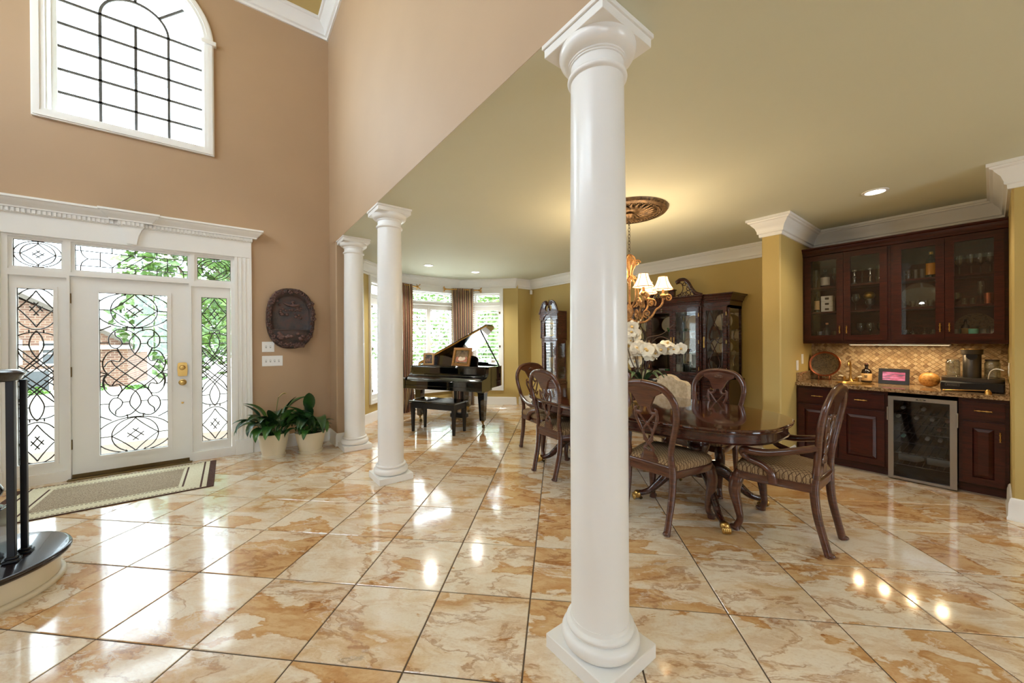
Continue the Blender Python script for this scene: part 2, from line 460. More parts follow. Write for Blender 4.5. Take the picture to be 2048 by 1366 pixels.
# floor: grout bed and the diagonal polished tiles
floor = struct('floor', MB().box(-3.5, 6.0, -4.7, 7.3, -.14, -.004), 'grout')
def tiles():
    pitch, ta, cx, cy = .4942, -.7761, -.4366, -2.3009
    g = .0034; h = pitch / 2 - g; b = .0025
    mb = MB()
    vs = [(-h, -h, -.012), (h, -h, -.012), (h, h, -.012), (-h, h, -.012), (-h, -h, -b), (h, -h, -b), (h, h, -b), (-h, h, -b),
          (-h + b, -h + b, 0), (h - b, -h + b, 0), (h - b, h - b, 0), (-h + b, h - b, 0)]
    fs = [(8, 9, 10, 11)] + [(i, (i + 1) % 4, 4 + (i + 1) % 4, 4 + i) for i in range(4)] + [(4 + i, 4 + (i + 1) % 4, 8 + (i + 1) % 4, 8 + i) for i in range(4)]
    mb._add(vs, fs); me = mb.mesh('tile', 0); me.materials.append(MATS['marble_tile'])
    c, s = math.cos(ta), math.sin(ta); n = 0; rest = []
    cells = []
    for d in range(-16, 22):
        for k in range(-12, 24):
            dd, hh = d + .5, k + .5
            x = (dd * c - hh * s - cx) * pitch; y = (dd * s + hh * c - cy) * pitch
            if not (-3.3 < x < 5.95 and -4.6 < y < 7.2): continue
            if y > 5.95 and x < 1.4: continue
            if x > 1.4 and (y - x > 5.0 or x + y > 11.5): continue
            fw = x * _f.x + y * _f.y; lat = x * _r.x + y * _r.y
            vis = fw > .55 and abs(lat) < fw * 1.46 + .35
            cells.append((0 if vis else 1, fw, x, y))
    cells.sort(key=lambda q: (q[0], q[1]))
    for i, (hid, fw, x, y) in enumerate(cells):
        if hid == 0 and n < 300:
            o = bpy.data.objects.new('tile', me); COL.objects.link(o); o.parent = floor; o.location = (x, y, 0); o.rotation_euler = (0, 0, ta + (n % 2) * PI)
            n += 1
        else: rest.append((x, y))
    if rest:
        mb = MB()
        for x, y in rest:
            M = Matrix.Translation((x, y, 0)) @ Matrix.Rotation(ta, 4, 'Z')
            mb._add([M @ Vector(p) for p in vs], fs)
        o = mb.build('tile_field', 'marble_tile', floor, 0); o['kind'] = 'stuff'
tiles()

def arch(cx, zs, r, z0, n=24):
    return [(cx - r, z0), (cx + r, z0)] + arc(cx, zs, r, 0, 180, n)
# front wall of the foyer
struct('wall_front', MB().prism(rect(-3.5, 1.45, -.0, ZF), YF, YF + .2, 'Y',
       holes=[rect(DC - .875, DC + .875, .001, 2.405), arch(WC, WZ, WRI, 3.65)]), 'tan_paint')
struct('wall_stub', MB().box(XB, 1.44, 5.235, YF + .01, 0, ZC + .02, .012), 'tan_paint')
struct('wall_bulkhead', MB().box(XB, 1.26, -4.6, YF + .01, ZC + .001, ZF), 'tan_paint')
struct('ceiling_dining', MB().box(XB + .002, 6.0, -4.7, 7.3, ZC, ZC + .02), 'ceiling_paint')
struct('ceiling_foyer', MB().box(-3.5, 1.3, -4.7, YF + .2, ZF, ZF + .1), 'foyer_ceiling_paint')
# unseen left and rear walls, their windows added to let daylight in
def frame_bars(mb, x0, x1, z0, z1, w, y0, y1, nx=1, nz=1, bar=.03):
    mb.box(x0, x0 + w, y0, y1, z0, z1); mb.box(x1 - w, x1, y0, y1, z0, z1); mb.box(x0 + w, x1 - w, y0, y1, z0, z0 + w); mb.box(x0 + w, x1 - w, y0, y1, z1 - w, z1)
    for i in range(1, nx):
        x = x0 + (x1 - x0) * i / nx; mb.box(x - bar / 2, x + bar / 2, y0, y1, z0 + w, z1 - w)
    for i in range(1, nz):
        z = z0 + (z1 - z0) * i / nz; mb.box(x0 + w, x1 - w, y0 + .004, y1 - .004, z - bar / 2, z + bar / 2)
    return mb
struct('wall_left', MB().prism(rect(-4.7, YF + .2, 0, ZF), -3.5, -3.3, 'X', holes=[rect(-.3, 2.2, 4.0, 5.2), rect(2.4, 4.9, 4.0, 5.2)]), 'tan_paint')
struct('wall_rear', MB().prism(rect(-3.5, 6.0, 0, ZF), -4.7, -4.5, 'Y', holes=[rect(-2.35, -1.35, .9, 2.9), rect(2.3, 3.9, .9, 2.3)]), 'tan_paint')
_w = MB(); frame_bars(_w, -2.35, -1.35, .9, 2.9, .06, -4.66, -4.56, 2, 3); o = struct('window_9', _w, 'white_trim')
_w = MB(); frame_bars(_w, 2.3, 3.9, .9, 2.3, .06, -4.66, -4.56, 3, 2); o = struct('window_10', _w, 'white_trim')
for k, y0 in enumerate((-.3, 2.4)):  # high side windows, added out of view to bring in sky light
    _w = MB(); frame_bars(_w, 0, 2.5, 4.0, 5.2, .07, .06, .16, 4, 2); o = struct('window_%d' % (11 + k), _w, 'white_trim'); o.rotation_euler = (0, 0, PI / 2); o.location = (-3.3, y0, 0)

# living and dining walls, walked with the room on the right-hand side
PATH = [(1.44, 5.235), (1.44, 6.19), (1.68, 6.19), (2.54, 7.05), (3.98, 7.05), (4.84, 6.19), (5.28, 6.19), (5.28, 4.55), (5.77, 4.55), (5.77, 1.545),
        (4.66, 1.545), (4.66, 1.37), (5.77, 1.37), (5.77, -.09), (4.66, -.09), (4.66, -4.5)]
def wall_seg(name, p0, p1, holes=(), th=.16, ext=(.0, .0), m='gold_paint', z1=ZC + .01):
    a = Vector(p0); b = Vector(p1); L = (b - a).length; ang = math.atan2(b.y - a.y, b.x - a.x)
    o = struct(name, MB().prism(rect(-ext[0], L + ext[1], 0, z1), 0, th, 'Y', holes=holes), m); o.location = (a.x, a.y, 0); o.rotation_euler = (0, 0, ang)
    return o, L, ang
ZB0, ZB1 = .365, 2.395
BAYS = []
wall_seg('wall_living_side', PATH[0], PATH[1], th=.1)
wall_seg('wall_living_return', PATH[1], PATH[2])
for nm, i, s0, s1 in (('wall_bay_a', 2, .315, .90), ('wall_bay_b', 3, .14, 1.30), ('wall_bay_c', 4, .315, .90)):
    o, L, ang = wall_seg(nm, PATH[i], PATH[i + 1], [rect(s0, s1, ZB0, ZB1)], ext=(.06, .06))
    BAYS.append((PATH[i], ang, L, s0, s1))
wall_seg('wall_living_jog', PATH[5], PATH[6])
wall_seg('wall_clock', PATH[6], PATH[7], ext=(.16, 0), th=.5)
wall_seg('wall_china', PATH[8], PATH[9], ext=(.1, .02))
struct('wall_pillar', MB().box(4.66, 5.79, 1.37, 1.545, 0, ZC + .01, .012), 'gold_paint')
wall_seg('wall_bar', PATH[12], PATH[13], ext=(.02, .02))
struct('wall_right', MB().box(4.66, 5.93, -4.55, -.09, 0, ZC + .01, .012), 'gold_paint')

CROWN = [(0, 2.485), (.016, 2.485), (.02, 2.492), (.02, 2.515), (.034, 2.522), (.036, 2.545), (.05, 2.585), (.078, 2.618), (.084, 2.632), (.1, 2.64), (.104, 2.652), (.118, 2.654), (.118, 2.679), (0, 2.679)]
struct('trim_crown_dining', MB().molding(PATH[1:], CROWN, side=-1), 'white_trim')
FC = [(0, 5.53), (.02, 5.53), (.022, 5.56), (.045, 5.57), (.05, 5.60), (.07, 5.64), (.11, 5.67), (.12, 5.685), (.14, 5.69), (.15, 5.70), (.15, 5.719), (0, 5.719)]
struct('trim_crown_foyer', MB().molding([(-3.3, YF), (XB, YF), (XB, -4.5)], FC, side=-1), 'white_trim')
BB = [(0, 0), (.026, 0), (.026, .018), (.02, .03), (.018, .125), (.014, .14), (.012, .155), (.006, .166), (0, .167)]
def base(name, pts, side=-1): return struct(name, MB().molding(pts, BB, side=side), 'white_trim')
base('baseboard_living', [(1.44, 5.235)] + PATH[1:12][:10])
base('baseboard_pillar', [(4.66, 1.545), (4.66, 1.37), (5.1, 1.37)])
base('baseboard_right', [(5.1, -.09), (4.66, -.09), (4.66, -4.5)])
base('baseboard_foyer', [(DC + 1.04, YF), (XB, YF), (XB, 5.235), (1.44, 5.235)])
base('baseboard_foyer_west', [(-3.3, YF), (DC - 1.04, YF)])

# ------------------------------------------------------------ columns
def column(x, y, label):
    c = thing('column', label, 'column', (x, y, 0), group='white columns along the foyer', kind='structure')
    MB().box(-.1675, .1675, -.1675, .1675, 0, .062, .003).build('plinth', 'column_white', c)
    def ar(cx, cz, rx, rz, a0, a1, n=8): return [(cx + rx * math.cos(R(a0 + (a1 - a0) * i / n)), cz + rz * math.sin(R(a0 + (a1 - a0) * i / n))) for i in range(n + 1)]
    pr = [(.10, .062)] + ar(.135, .095, .031, .033, -90, 90, 10) + [(.14, .13), (.14, .135)] + ar(.134, .145, .012, .011, -80, 90, 6) + [(.128, .158), (.1255, .175)]
    MB().lathe(pr, 64).build('base_moulding', 'column_white', c, 50)
    H = 2.49
    sh = [(.1255, .17)] + [(.1235 + (.0 if t < .33 else -.0105 * ((t - .33) / .67) ** 1.6) - .0, .175 + (H - .175) * t) for t in [i / 14 for i in range(15)]]
    MB().lathe(sh, 64).build('shaft', 'column_white', c, 60)
    cp = [(.112, 2.485)] + ar(.114, 2.50, .0135, .013, -90, 90, 8) + [(.1125, 2.515), (.1125, 2.555), (.118, 2.556), (.118, 2.562), (.1235, 2.563), (.1235, 2.57)] + ar(.118, 2.612, .045, .042, -80, -2, 8) + [(.163, 2.625), (.10, 2.625)]
    MB().lathe(cp, 64, cap=False).build('capital', 'column_white', c, 40)
    ab = MB().box(-.162, .162, -.162, .162, 2.622, 2.66, .002); ab.box(-.17, .17, -.17, .17, 2.66, 2.6795, .002); ab.build('abacus', 'column_white', c)
    return c
column(1.2825, 1.05, 'white round column closest to the camera, rising full height mid-picture')
column(1.2825, 3.68, 'white round column on a square plinth in front of the black piano')
column(1.2825, 5.02, 'white round column beside the potted plants at the end of the brown wall')

# recessed ceiling lights
emit('can_glow', (1, .86, .66, 1), 9.0)
emit('can_glow_cool', (1, .93, .80, 1), 7.0)
def can(x, y, label, m, watt=30, tint=(1, .82, .6)):
    c = thing('recessed_light', label, 'ceiling light', (x, y, ZC), group='recessed ceiling lights')
    MB().lathe([(.066, -.0005), (.09, -.0005), (.088, -.006), (.068, -.008), (.066, -.0005)], 32, cap=False).build('trim_ring', 'white_trim', c)
    MB().lathe([(.0, -.002), (.066, -.002), (.066, -.0012), (.0, -.0012)], 32).build('lamp_lens', m, c)
    d = bpy.data.lights.new('recessed_lamp', 'SPOT'); d.energy = watt; d.color = tint; d.spot_size = R(135); d.spot_blend = .6; d.shadow_soft_size = .06
    l = bpy.data.objects.new('recessed_lamp', d); COL.objects.link(l); l.parent = c; l.location = (0, 0, -.012)
can(2.742, 5.93, 'glowing recessed ceiling light above the curtained bay window', 'can_glow_cool', 85, (1, .95, .86))
can(3.73, 5.99, 'glowing recessed ceiling light nearer the grandfather clock side of the bay', 'can_glow_cool', 85, (1, .95, .86))
can(4.58, .634, 'warm recessed ceiling light in front of the glass-front bar cabinets', 'can_glow')
# ------------------------------------------------------------ front door, sidelights, transoms
def ell(cx, cz, rx, rz, a0=0, a1=360, n=36): return [(cx + rx * math.cos(R(a0 + (a1 - a0) * i / n)), cz + rz * math.sin(R(a0 + (a1 - a0) * i / n))) for i in range(n + 1)]
def astroid(cx, cz, rx, rz, p=2.2, n=10):
    out = []
    for k in range(4):
        pts = []
        for i in range(n + 1):
            a = R(90 * k + 90 * i / n); c, s = math.cos(a), math.sin(a)
            pts.append((cx + rx * math.copysign(abs(c) ** p, c), cz + rz * math.copysign(abs(s) ** p, s)))
        out.append(pts)
    d = .36
    out += [[(cx - rx * d, cz - rz * .13), (cx + rx * .13, cz + rz * d)], [(cx - rx * .13, cz - rz * d), (cx + rx * d, cz + rz * .13)],
            [(cx - rx * d, cz + rz * .13), (cx + rx * .13, cz - rz * d)], [(cx - rx * .13, cz + rz * d), (cx + rx * d, cz - rz * .13)]]
    return out
def clip(lines, w, h):
    out = []
    for l in lines:
        cur = []
        for p in l:
            if 0 <= p[0] <= w and 0 <= p[1] <= h: cur.append(p)
            else:
                if len(cur) > 1: out.append(cur)
                cur = []
        if len(cur) > 1: out.append(cur)
    return out
def dense(l, n=24):
    return [(l[0][0] + (l[1][0] - l[0][0]) * i / n, l[0][1] + (l[1][1] - l[0][1]) * i / n) for i in range(n + 1)] if len(l) == 2 else l
def mir(lines, w): return lines + [[(w - p[0], p[1]) for p in l] for l in lines]
def mirv(lines, h): return lines + [[(p[0], h - p[1]) for p in l] for l in lines]
def b2(pts, n=8): return [(p.x, p.y) for p in bez([(a, b, 0) for a, b in pts], n)]
def pat_door(w, h):
    L = []
    # traced in glass units: u across 0..1, v down 0..1 from the top
    U = lambda u, v: (u * w, h - v * h)
    q = [[(.5, .0), (.5, .01)]]
    for cz in (.105,):
        L += [ell(.5 * w, h - cz * h, .345 * w, .108 * h)]
        L += astroid(.5 * w, h - cz * h, .345 * w, .105 * h)
        L += [dense([U(0, cz), U(.155, cz)]), dense([U(.845, cz), U(1, cz)])]
        L += [ell(.5 * w, h - cz * h, .56 * w, .112 * h, 0, 360, 80)]
    L += mir([dense([U(0, .235), U(.16, .205)]), dense([U(.36, 0), U(.36, .012)]), dense([U(.385, .21), U(.385, .235)])], w)
    half = [
        b2([U(.38, .228), U(.25, .225), U(.14, .265), U(.125, .305), U(.17, .338), U(.25, .342), U(.31, .318), U(.29, .29), U(.22, .265), U(.215, .24)]),
        b2([U(.36, .230), U(.43, .236), U(.5, .258), U(.58, .30), U(.56, .345), U(.5, .383)]),
        b2([U(.31, .395), U(.25, .362), U(.13, .368), U(.045, .42), U(.05, .47), U(.103, .505)]),
        b2([U(.31, .395), U(.265, .428), U(.165, .42), U(.10, .435), U(.06, .46)]),
        dense([U(0, .31), U(.12, .31)]), dense([U(.31, .315), U(.42, .315)]), dense([U(0, .42), U(.05, .425)]), dense([U(.24, .342), U(.31, .395)]),
    ]
    L += mirv(mir(half, w), h)
    L += mir([b2([U(.5, .383), U(.637, .423), U(.87, .50), U(.945, .541), U(.935, .595)]), b2([U(.243, .346), U(.31, .395), U(.5, .46), U(.76, .541), U(.835, .578)]),
              b2([U(.15, .419), U(.243, .468), U(.5, .55), U(.628, .586), U(.75, .643)]), b2([U(.103, .505), U(.243, .55), U(.365, .586), U(.5, .619)]), dense([U(0, .49), U(.103, .505)]), dense([U(0, .52), U(.103, .505)])], w)
    L += mirv(L[:1 + 8 + 2 + 1 + 6], h)[1 + 8 + 2 + 1 + 6:]
    L += [[(0, 0), (w, 0)], [(0, h), (w, h)], [(0, 0), (0, h)], [(w, 0), (w, h)]]
    return clip([dense(l) for l in L], w, h)
def pat_side(w, h):
    U = lambda u, v: (u * w, h - v * h)
    top = astroid(.5 * w, h - .115 * h, .5 * w, .105 * h) + [ell(.5 * w, h - .115 * h, .62 * w, .118 * h, 0, 360, 80)]
    top += mir([b2([U(.5, .24), U(.36, .275), U(.30, .32), U(.36, .355), U(.5, .395), U(.75, .44), U(1, .485)]),
                b2([U(0, .27), U(.2, .255), U(.5, .25)]), b2([U(0, .355), U(.14, .40), U(.5, .455), U(1, .53)]),
                dense([U(0, .32), U(.30, .32)]), dense([U(0, .44), U(.3, .475)]), dense([U(.3, .235), U(.3, .25)]), b2([U(0, .50), U(.5, .42), U(1, .34)])], w)
    L = mirv(top, h) + [[(0, 0), (w, 0)], [(0, h), (w, h)], [(0, 0), (0, h)], [(w, 0), (w, h)]]
    return clip([dense(l) for l in L], w, h)
def pat_trans(w, h):
    L = astroid(.5 * w, .5 * h, .36 * w, .40 * h) + [ell(.5 * w, .5 * h, .37 * w, .42 * h), ell(.5 * w, .5 * h, .5 * w, .48 * h)]
    L += [[(.5 * w, 0), (.5 * w, .1 * h)], [(.5 * w, .9 * h), (.5 * w, h)], [(0, .5 * h), (.13 * w, .5 * h)], [(.87 * w, .5 * h), (w, .5 * h)]]
    L += [[(0, 0), (w, 0)], [(0, h), (w, h)], [(0, 0), (0, h)], [(w, 0), (w, h)]]
    return clip([dense(l) for l in L], w, h)
def pat_transc(w, h):
    L = []
    for k in range(3):
        x = .30 + .12 * k
        L += [[(x * w, .22 * h), ((x + .17) * w, .78 * h)]]
    L += mir([b2([(.04 * w, h), (.05 * w, .7 * h), (.10 * w, .5 * h), (.2 * w, .5 * h), (.30 * w, .25 * h)]), b2([(.04 * w, 0), (.05 * w, .3 * h), (.10 * w, .5 * h)]),
              [(.2 * w, .2 * h), (.2 * w, .8 * h)], [(.3 * w, 0), (.3 * w, .22 * h)], [(.3 * w, .78 * h), (.3 * w, h)], [(0, .8 * h), (.5 * w, .78 * h)], [(0, .2 * h), (.5 * w, .22 * h)]], w)
    L += [[(.5 * w, 0), (.5 * w, .22 * h)], [(.5 * w, .78 * h), (.5 * w, h)], [(0, 0), (w, 0)], [(0, h), (w, h)], [(0, 0), (0, h)], [(w, 0), (w, h)]]
    return clip([dense(l) for l in L], w, h)
def leaded(parent, x0, x1, z0, z1, y, pattern, r=.0056):
    """glass sheet with its soldered lead lines"""
    g = MB().box(x0, x1, y - .003, y + .003, z0, z1).build('glass_pane', 'leaded_glass', parent, 0)
    mb = MB()
    for l in pattern(x1 - x0, z1 - z0):
        mb.tube([(x0 + p[0], y - .003, z0 + p[1]) for p in l], r, 5, cap=False)
    mb.build('lead_came', 'lead_came', parent, 60)
YD = YF + .03
# fixed frame with mullions around door, sidelights and transoms
holes = [rect(DC - .45, DC + .45, .002, 2.045),
         rect(DC - .83, DC - .47, .1, 2.02), rect(DC + .47, DC + .83, .1, 2.02),
         rect(DC - .83, DC - .49, 2.08, 2.385), rect(DC - .44, DC + .46, 2.08, 2.385), rect(DC + .5, DC + .86, 2.08, 2.385)]
struct('trim_door_frame', MB().prism(rect(DC - .875, DC + .875, 0, 2.405), YF - .004, YF + .12, 'Y', holes=holes), 'white_trim')
# door leaf
d = sroot('door_1', 'white front door with a tall leaded glass panel', (0, 0, 0))
mb = MB().prism(rect(DC - .448, DC + .448, .012, 2.042), YD, YD + .045, 'Y', holes=[rect(-1.07, -.55, .205, 1.895)])
mb.build('door_slab', 'door_white', d)
mb = MB().prism(rect(-1.105, -.515, .17, 1.93), YD - .012, YD + .002, 'Y', holes=[rect(-1.07, -.55, .205, 1.895)]); mb.build('glazing_bead', 'door_white', d)
leaded(d, -1.07, -.55, .205, 1.895, YD + .02, pat_door)
MB().box(-1.26, -.37, YD - .004, YD + .002, .012, .045).build('door_sweep', 'dark_brass', d)
for z in (.35, 1.08, 1.82): MB().lathe([(.009, -.05), (.009, .05)], 10, (DC - .452, YD - .008, z)).build('hinge', 'dark_brass', d)
kp = MB().prism(b2([(-.04, -.07), (-.028, -.078), (.028, -.078), (.04, -.07), (.044, 0), (.04, .06), (.026, .076), (-.026, .076), (-.04, .06), (-.044, 0), (-.04, -.07)][:-1], 5), -.012, 0, 'Y')
o = kp.build('handle_plate', 'brass', d, loc=(-.425, YD, 1.065))
MB().lathe([(.0, -.05), (.02, -.048), (.026, -.038), (.022, -.026), (.012, -.02), (.012, 0)], 20, (0, 0, .02), 'Y').build('thumb_turn', 'brass', o, loc=(0, 0, 0))
k = MB().lathe([(.0, -.06), (.022, -.058), (.03, -.045), (.024, -.03), (.012, -.022), (.012, -.008), (.034, -.006), (.036, 0)], 24, (-.425, YD, .916), 'Y').build('door_knob', 'brass', d)
MB().lathe([(.0, -.006), (.011, -.005), (.012, 0)], 14, (-.427, YD, .682), 'Y').build('peg', 'brass', d)
struct('trim_threshold', MB().box(DC - .47, DC + .47, YF - .05, YF + .12, .0, .014, .004), 'dark_brass')
# sidelights
def sidelight(n, xc, gx0, gx1, label):
    w = sroot('window_%d' % n, label)
    MB().prism(rect(xc - .178, xc + .178, .1, 2.02), YF + .02, YF + .06, 'Y', holes=[rect(gx0, gx1, .208, 1.9)]).build('panel_frame', 'door_white', w)
    MB().prism(rect(gx0 - .028, gx1 + .028, .18, 1.928), YF + .008, YF + .022, 'Y', holes=[rect(gx0, gx1, .208, 1.9)]).build('glazing_bead', 'door_white', w)
    leaded(w, gx0, gx1, .208, 1.9, YF + .04, pat_side)
sidelight(2, DC - .65, -1.597, -1.370, 'leaded glass sidelight on the hinge side of the front door')
sidelight(3, DC + .65, -.256, -.021, 'leaded glass sidelight on the handle side of the front door')
def transom(n, x0, x1, pat, label):
    w = sroot('window_%d' % n, label)
    MB().prism(rect(x0 - .035, x1 + .035, 2.075, 2.39), YF + .02, YF + .06, 'Y', holes=[rect(x0, x1, 2.108, 2.364)]).build('sash', 'white_trim', w)
    leaded(w, x0, x1, 2.108, 2.364, YF + .04, pat, .0046)
transom(4, -1.618, -1.318, pat_trans, 'small leaded transom over the hinge side sidelight')
transom(5, -1.229, -.374, pat_transc, 'wide leaded transom over the front door')
transom(6, -.289, .019, pat_trans, 'small leaded transom over the handle side sidelight')
# surround: pilasters, frieze, dentils, cornice, keystone
sr = sroot('trim_door_surround', 'white door surround with fluted pilasters and dentil cornice')
for sgn in (-1, 1):
    xa = DC + sgn * .868; xb = DC + sgn * 1.038; x0, x1 = min(xa, xb), max(xa, xb)
    mb = MB(); w = x1 - x0
    pts = [(x0, YF + .001), (x0, YF - .03)]
    for i in range(3):
        c = x0 + w * (i + 1) / 4; pts += [(c - .015, YF - .03), (c - .012, YF - .022), (c + .012, YF - .022), (c + .015, YF - .03)]
    pts += [(x1, YF - .03), (x1, YF + .001)]
    mb.prism(pts, .18, 2.41, 'Z'); mb.build('pilaster', 'white_trim', sr, 20)
    MB().box(x0 - .006, x1 + .006, YF - .042, YF + .001, 0, .182, .004).build('plinth_block', 'white_trim', sr)
MB().box(DC - 1.038, DC + 1.038, YF - .032, YF + .001, 2.405, 2.6, .002).build('frieze', 'white_trim', sr)
mb = MB(); n = 66
for i in range(n):
    x = DC - 1.055 + 2.11 * (i + .5) / n; mb.box(x - .0095, x + .0095, YF - .058, YF - .03, 2.607, 2.643)
dn = mb.build('dentils', 'white_trim', sr, 0); dn['kind'] = 'stuff'
MB().box(DC - 1.045, DC + 1.045, YF - .042, YF + .001, 2.598, 2.648).build('dentil_band', 'white_trim', sr)
CP = [(0, 2.645), (.062, 2.645), (.064, 2.66), (.075, 2.672), (.09, 2.69), (.11, 2.71), (.114, 2.722), (.128, 2.725), (.128, 2.745), (0, 2.745)]
MB().molding([(DC - 1.03, YF + .01), (DC - 1.03, YF), (DC + 1.03, YF), (DC + 1.03, YF + .01)], CP, side=-1).build('cornice', 'white_trim', sr, 30)
ks = [(DC + .004 + .0, 2.42)]
mb = MB().prism([(DC - .038, 2.418), (DC + .038, 2.418), (DC + .05, 2.5), (DC + .075, 2.57), (DC + .1, 2.61), (DC - .1, 2.61), (DC - .075, 2.57), (DC - .05, 2.5)], YF - .07, YF - .03, 'Y'); mb.build('keystone', 'white_trim', sr, 30)
mb = MB(); mb.molding([(DC - .1, YF - .02), (DC - .1, YF - .035), (DC + .1, YF - .035), (DC + .1, YF - .02)], CP, side=-1); mb.build('keystone_cornice', 'white_trim', sr, 30)
mb = MB()
for i in range(6):
    x = DC - .085 + .17 * i / 5; mb.box(x - .0095, x + .0095, YF - .094, YF - .06, 2.607, 2.643)
mb.box(DC - .1, DC + .1, YF - .078, YF - .03, 2.598, 2.648); o = mb.build('keystone_dentils', 'white_trim', sr, 0); o['kind'] = 'stuff'

# ------------------------------------------------------------ arched upper window
w = sroot('window_1', 'arched two-storey foyer window with dark muntins')
def archpoly(r, z0, n=28): return arch(WC, WZ, r, z0, n)
MB().prism(archpoly(WRO, 3.56), YF - .03, YF + .001, 'Y', holes=[archpoly(WRI, 3.648)]).build('casing', 'white_trim', w, 30)
MB().prism(archpoly(WRO - .012, 3.572), YF - .042, YF - .029, 'Y', holes=[archpoly(WRI + .03, 3.62)]).build('casing_step', 'white_trim', w, 30)
for sg in (-1, 1):
    xo = WC + sg * .64; MB().box(xo - .068, xo + .068, YF - .055, YF, WZ - .02, WZ + .03, .004).build('impost_block', 'white_trim', w)
MB().prism(archpoly(WRI + .002, 3.648), YF, YF + .19, 'Y', holes=[archpoly(WRI - .012, 3.66)]).build('jamb', 'white_trim', w, 30)
YG = YF + .14; k = YG / YF
GC, GS, GR = -.777 * k, 1.37 + (4.765 - 1.37) * k, .545 * k
MB().prism(archpoly(WRI - .01, 3.655), YF + .11, YF + .17, 'Y', holes=[arch(GC, GS, GR, 3.70, 28)]).build('sash', 'white_trim', w, 30)
pane = MB().prism(arch(GC, GS, GR + .01, 3.69, 28), YG - .004, YG + .004, 'Y').build('glass_pane', 'window_glass', w, 0)
def munt(pts): MB().tube([(p[0], YG - .006, p[1]) for p in pts], .012, 4, .008, up=(0, 1, 0)).build('muntin', 'muntin_grey', w, 30)
dz = .2285 * k
for i in range(5): z = GS - dz * i; munt([(GC - GR, z), (GC + GR, z)])
for x in (-.26 * k, 0, .26 * k): munt([(GC + x, 3.69), (GC + x, GS)])
munt(arc(GC, GS, .26 * k, 0, 180, 24))
for a in (45, 90, 135): munt([(GC + .26 * k * math.cos(R(a)), GS + .26 * k * math.sin(R(a))), (GC + GR * math.cos(R(a)), GS + GR * math.sin(R(a)))])
# ------------------------------------------------------------ bay windows with plantation shutters
def slat_mesh(w):
    mb = MB(); pr = [(.043 * math.cos(a), .0055 * math.sin(a)) for a in [2 * PI * i / 8 for i in range(8)]]
    mb.prism(pr, -w / 2, w / 2, 'X'); t = R(-16)
    mb.xform(Matrix.Rotation(t, 4, 'X')); me = mb.mesh('slat', 40); me.materials.append(MATS['white_trim']); return me
def bay_window(n, bay, npan, label, hinge_side):
    p0, ang, L, s0, s1 = bay
    w = sroot('window_%d' % n, label, (p0[0], p0[1], 0), ang)
    c = .06
    MB().prism(rect(s0 - c, s1 + c, ZB0 - c, 2.49), -.022, .001, 'Y', holes=[rect(s0, s1, ZB0, ZB1)]).build('casing', 'white_trim', w, 30)
    MB().prism(rect(s0 - c, s1 + c, ZB0 - c, 2.49), -.032, -.02, 'Y', holes=[rect(s0 - c + .02, s1 + c - .02, ZB0 - c + .02, 2.47)]).build('back_band', 'white_trim', w, 30)
    MB().prism(rect(s0, s1, ZB0, ZB1), 0, .16, 'Y', holes=[rect(s0 + .012, s1 - .012, ZB0 + .012, ZB1 - .012)]).build('jamb', 'white_trim', w, 30)
    MB().box(s0, s1, .0, .14, 2.12, 2.178, .003).build('transom_bar', 'white_trim', w)
    for (a, b) in ((ZB0 + .012, 2.12), (2.178, ZB1 - .012)):
        MB().prism(rect(s0 + .01, s1 - .01, a, b), .09, .13, 'Y', holes=[rect(s0 + .045, s1 - .045, a + .035, b - .025)]).build('sash', 'white_trim', w, 30)
        MB().box(s0 + .04, s1 - .04, .108, .112, a + .03, b - .02).build('glass_pane', 'window_glass', w, 0)
    pw = (s1 - s0 - .02) / npan; st = .042; z0, z1 = ZB0 + .014, 2.115; la, lb = z0 + .075, z1 - .10
    sm = slat_mesh(pw - 2 * st - .006)
    for k in range(npan):
        xa = s0 + .01 + pw * k; xb = xa + pw
        pn = MB().prism(rect(xa + .002, xb - .002, z0, z1), .012, .04, 'Y', holes=[rect(xa + st, xb - st, la, lb)]).build('shutter_panel', 'white_trim', w, 30)
        m = 20
        for i in range(m):
            o = bpy.data.objects.new('slat', sm); COL.objects.link(o); o.parent = pn; o.location = ((xa + xb) / 2, .028, la + (lb - la) * (i + .5) / m)
        MB().box((xa + xb) / 2 - .006, (xa + xb) / 2 + .006, -.028, -.018, la + .05, lb - .03, .002).build('tilt_rod', 'white_trim', pn)
        hx = [xa + .004] if (npan == 1 and hinge_side < 0) or (npan > 1 and k == 0) else [xb - .004]
        for x in hx:
            for z in (z0 + .15, (z0 + z1) / 2, z1 - .15): MB().box(x - .016, x + .016, -.026, -.0225 + .03, z - .022, z + .022, .002).build('hinge', 'dark_brass', pn)
bay_window(7, BAYS[0], 1, 'angled bay window with shutters behind the middle column', -1)
bay_window(8, BAYS[1], 2, 'wide bay window with paired shutters behind the piano', 1)
bay_window(13, BAYS[2], 1, 'angled bay window with shutters beside the clock corner', 1)

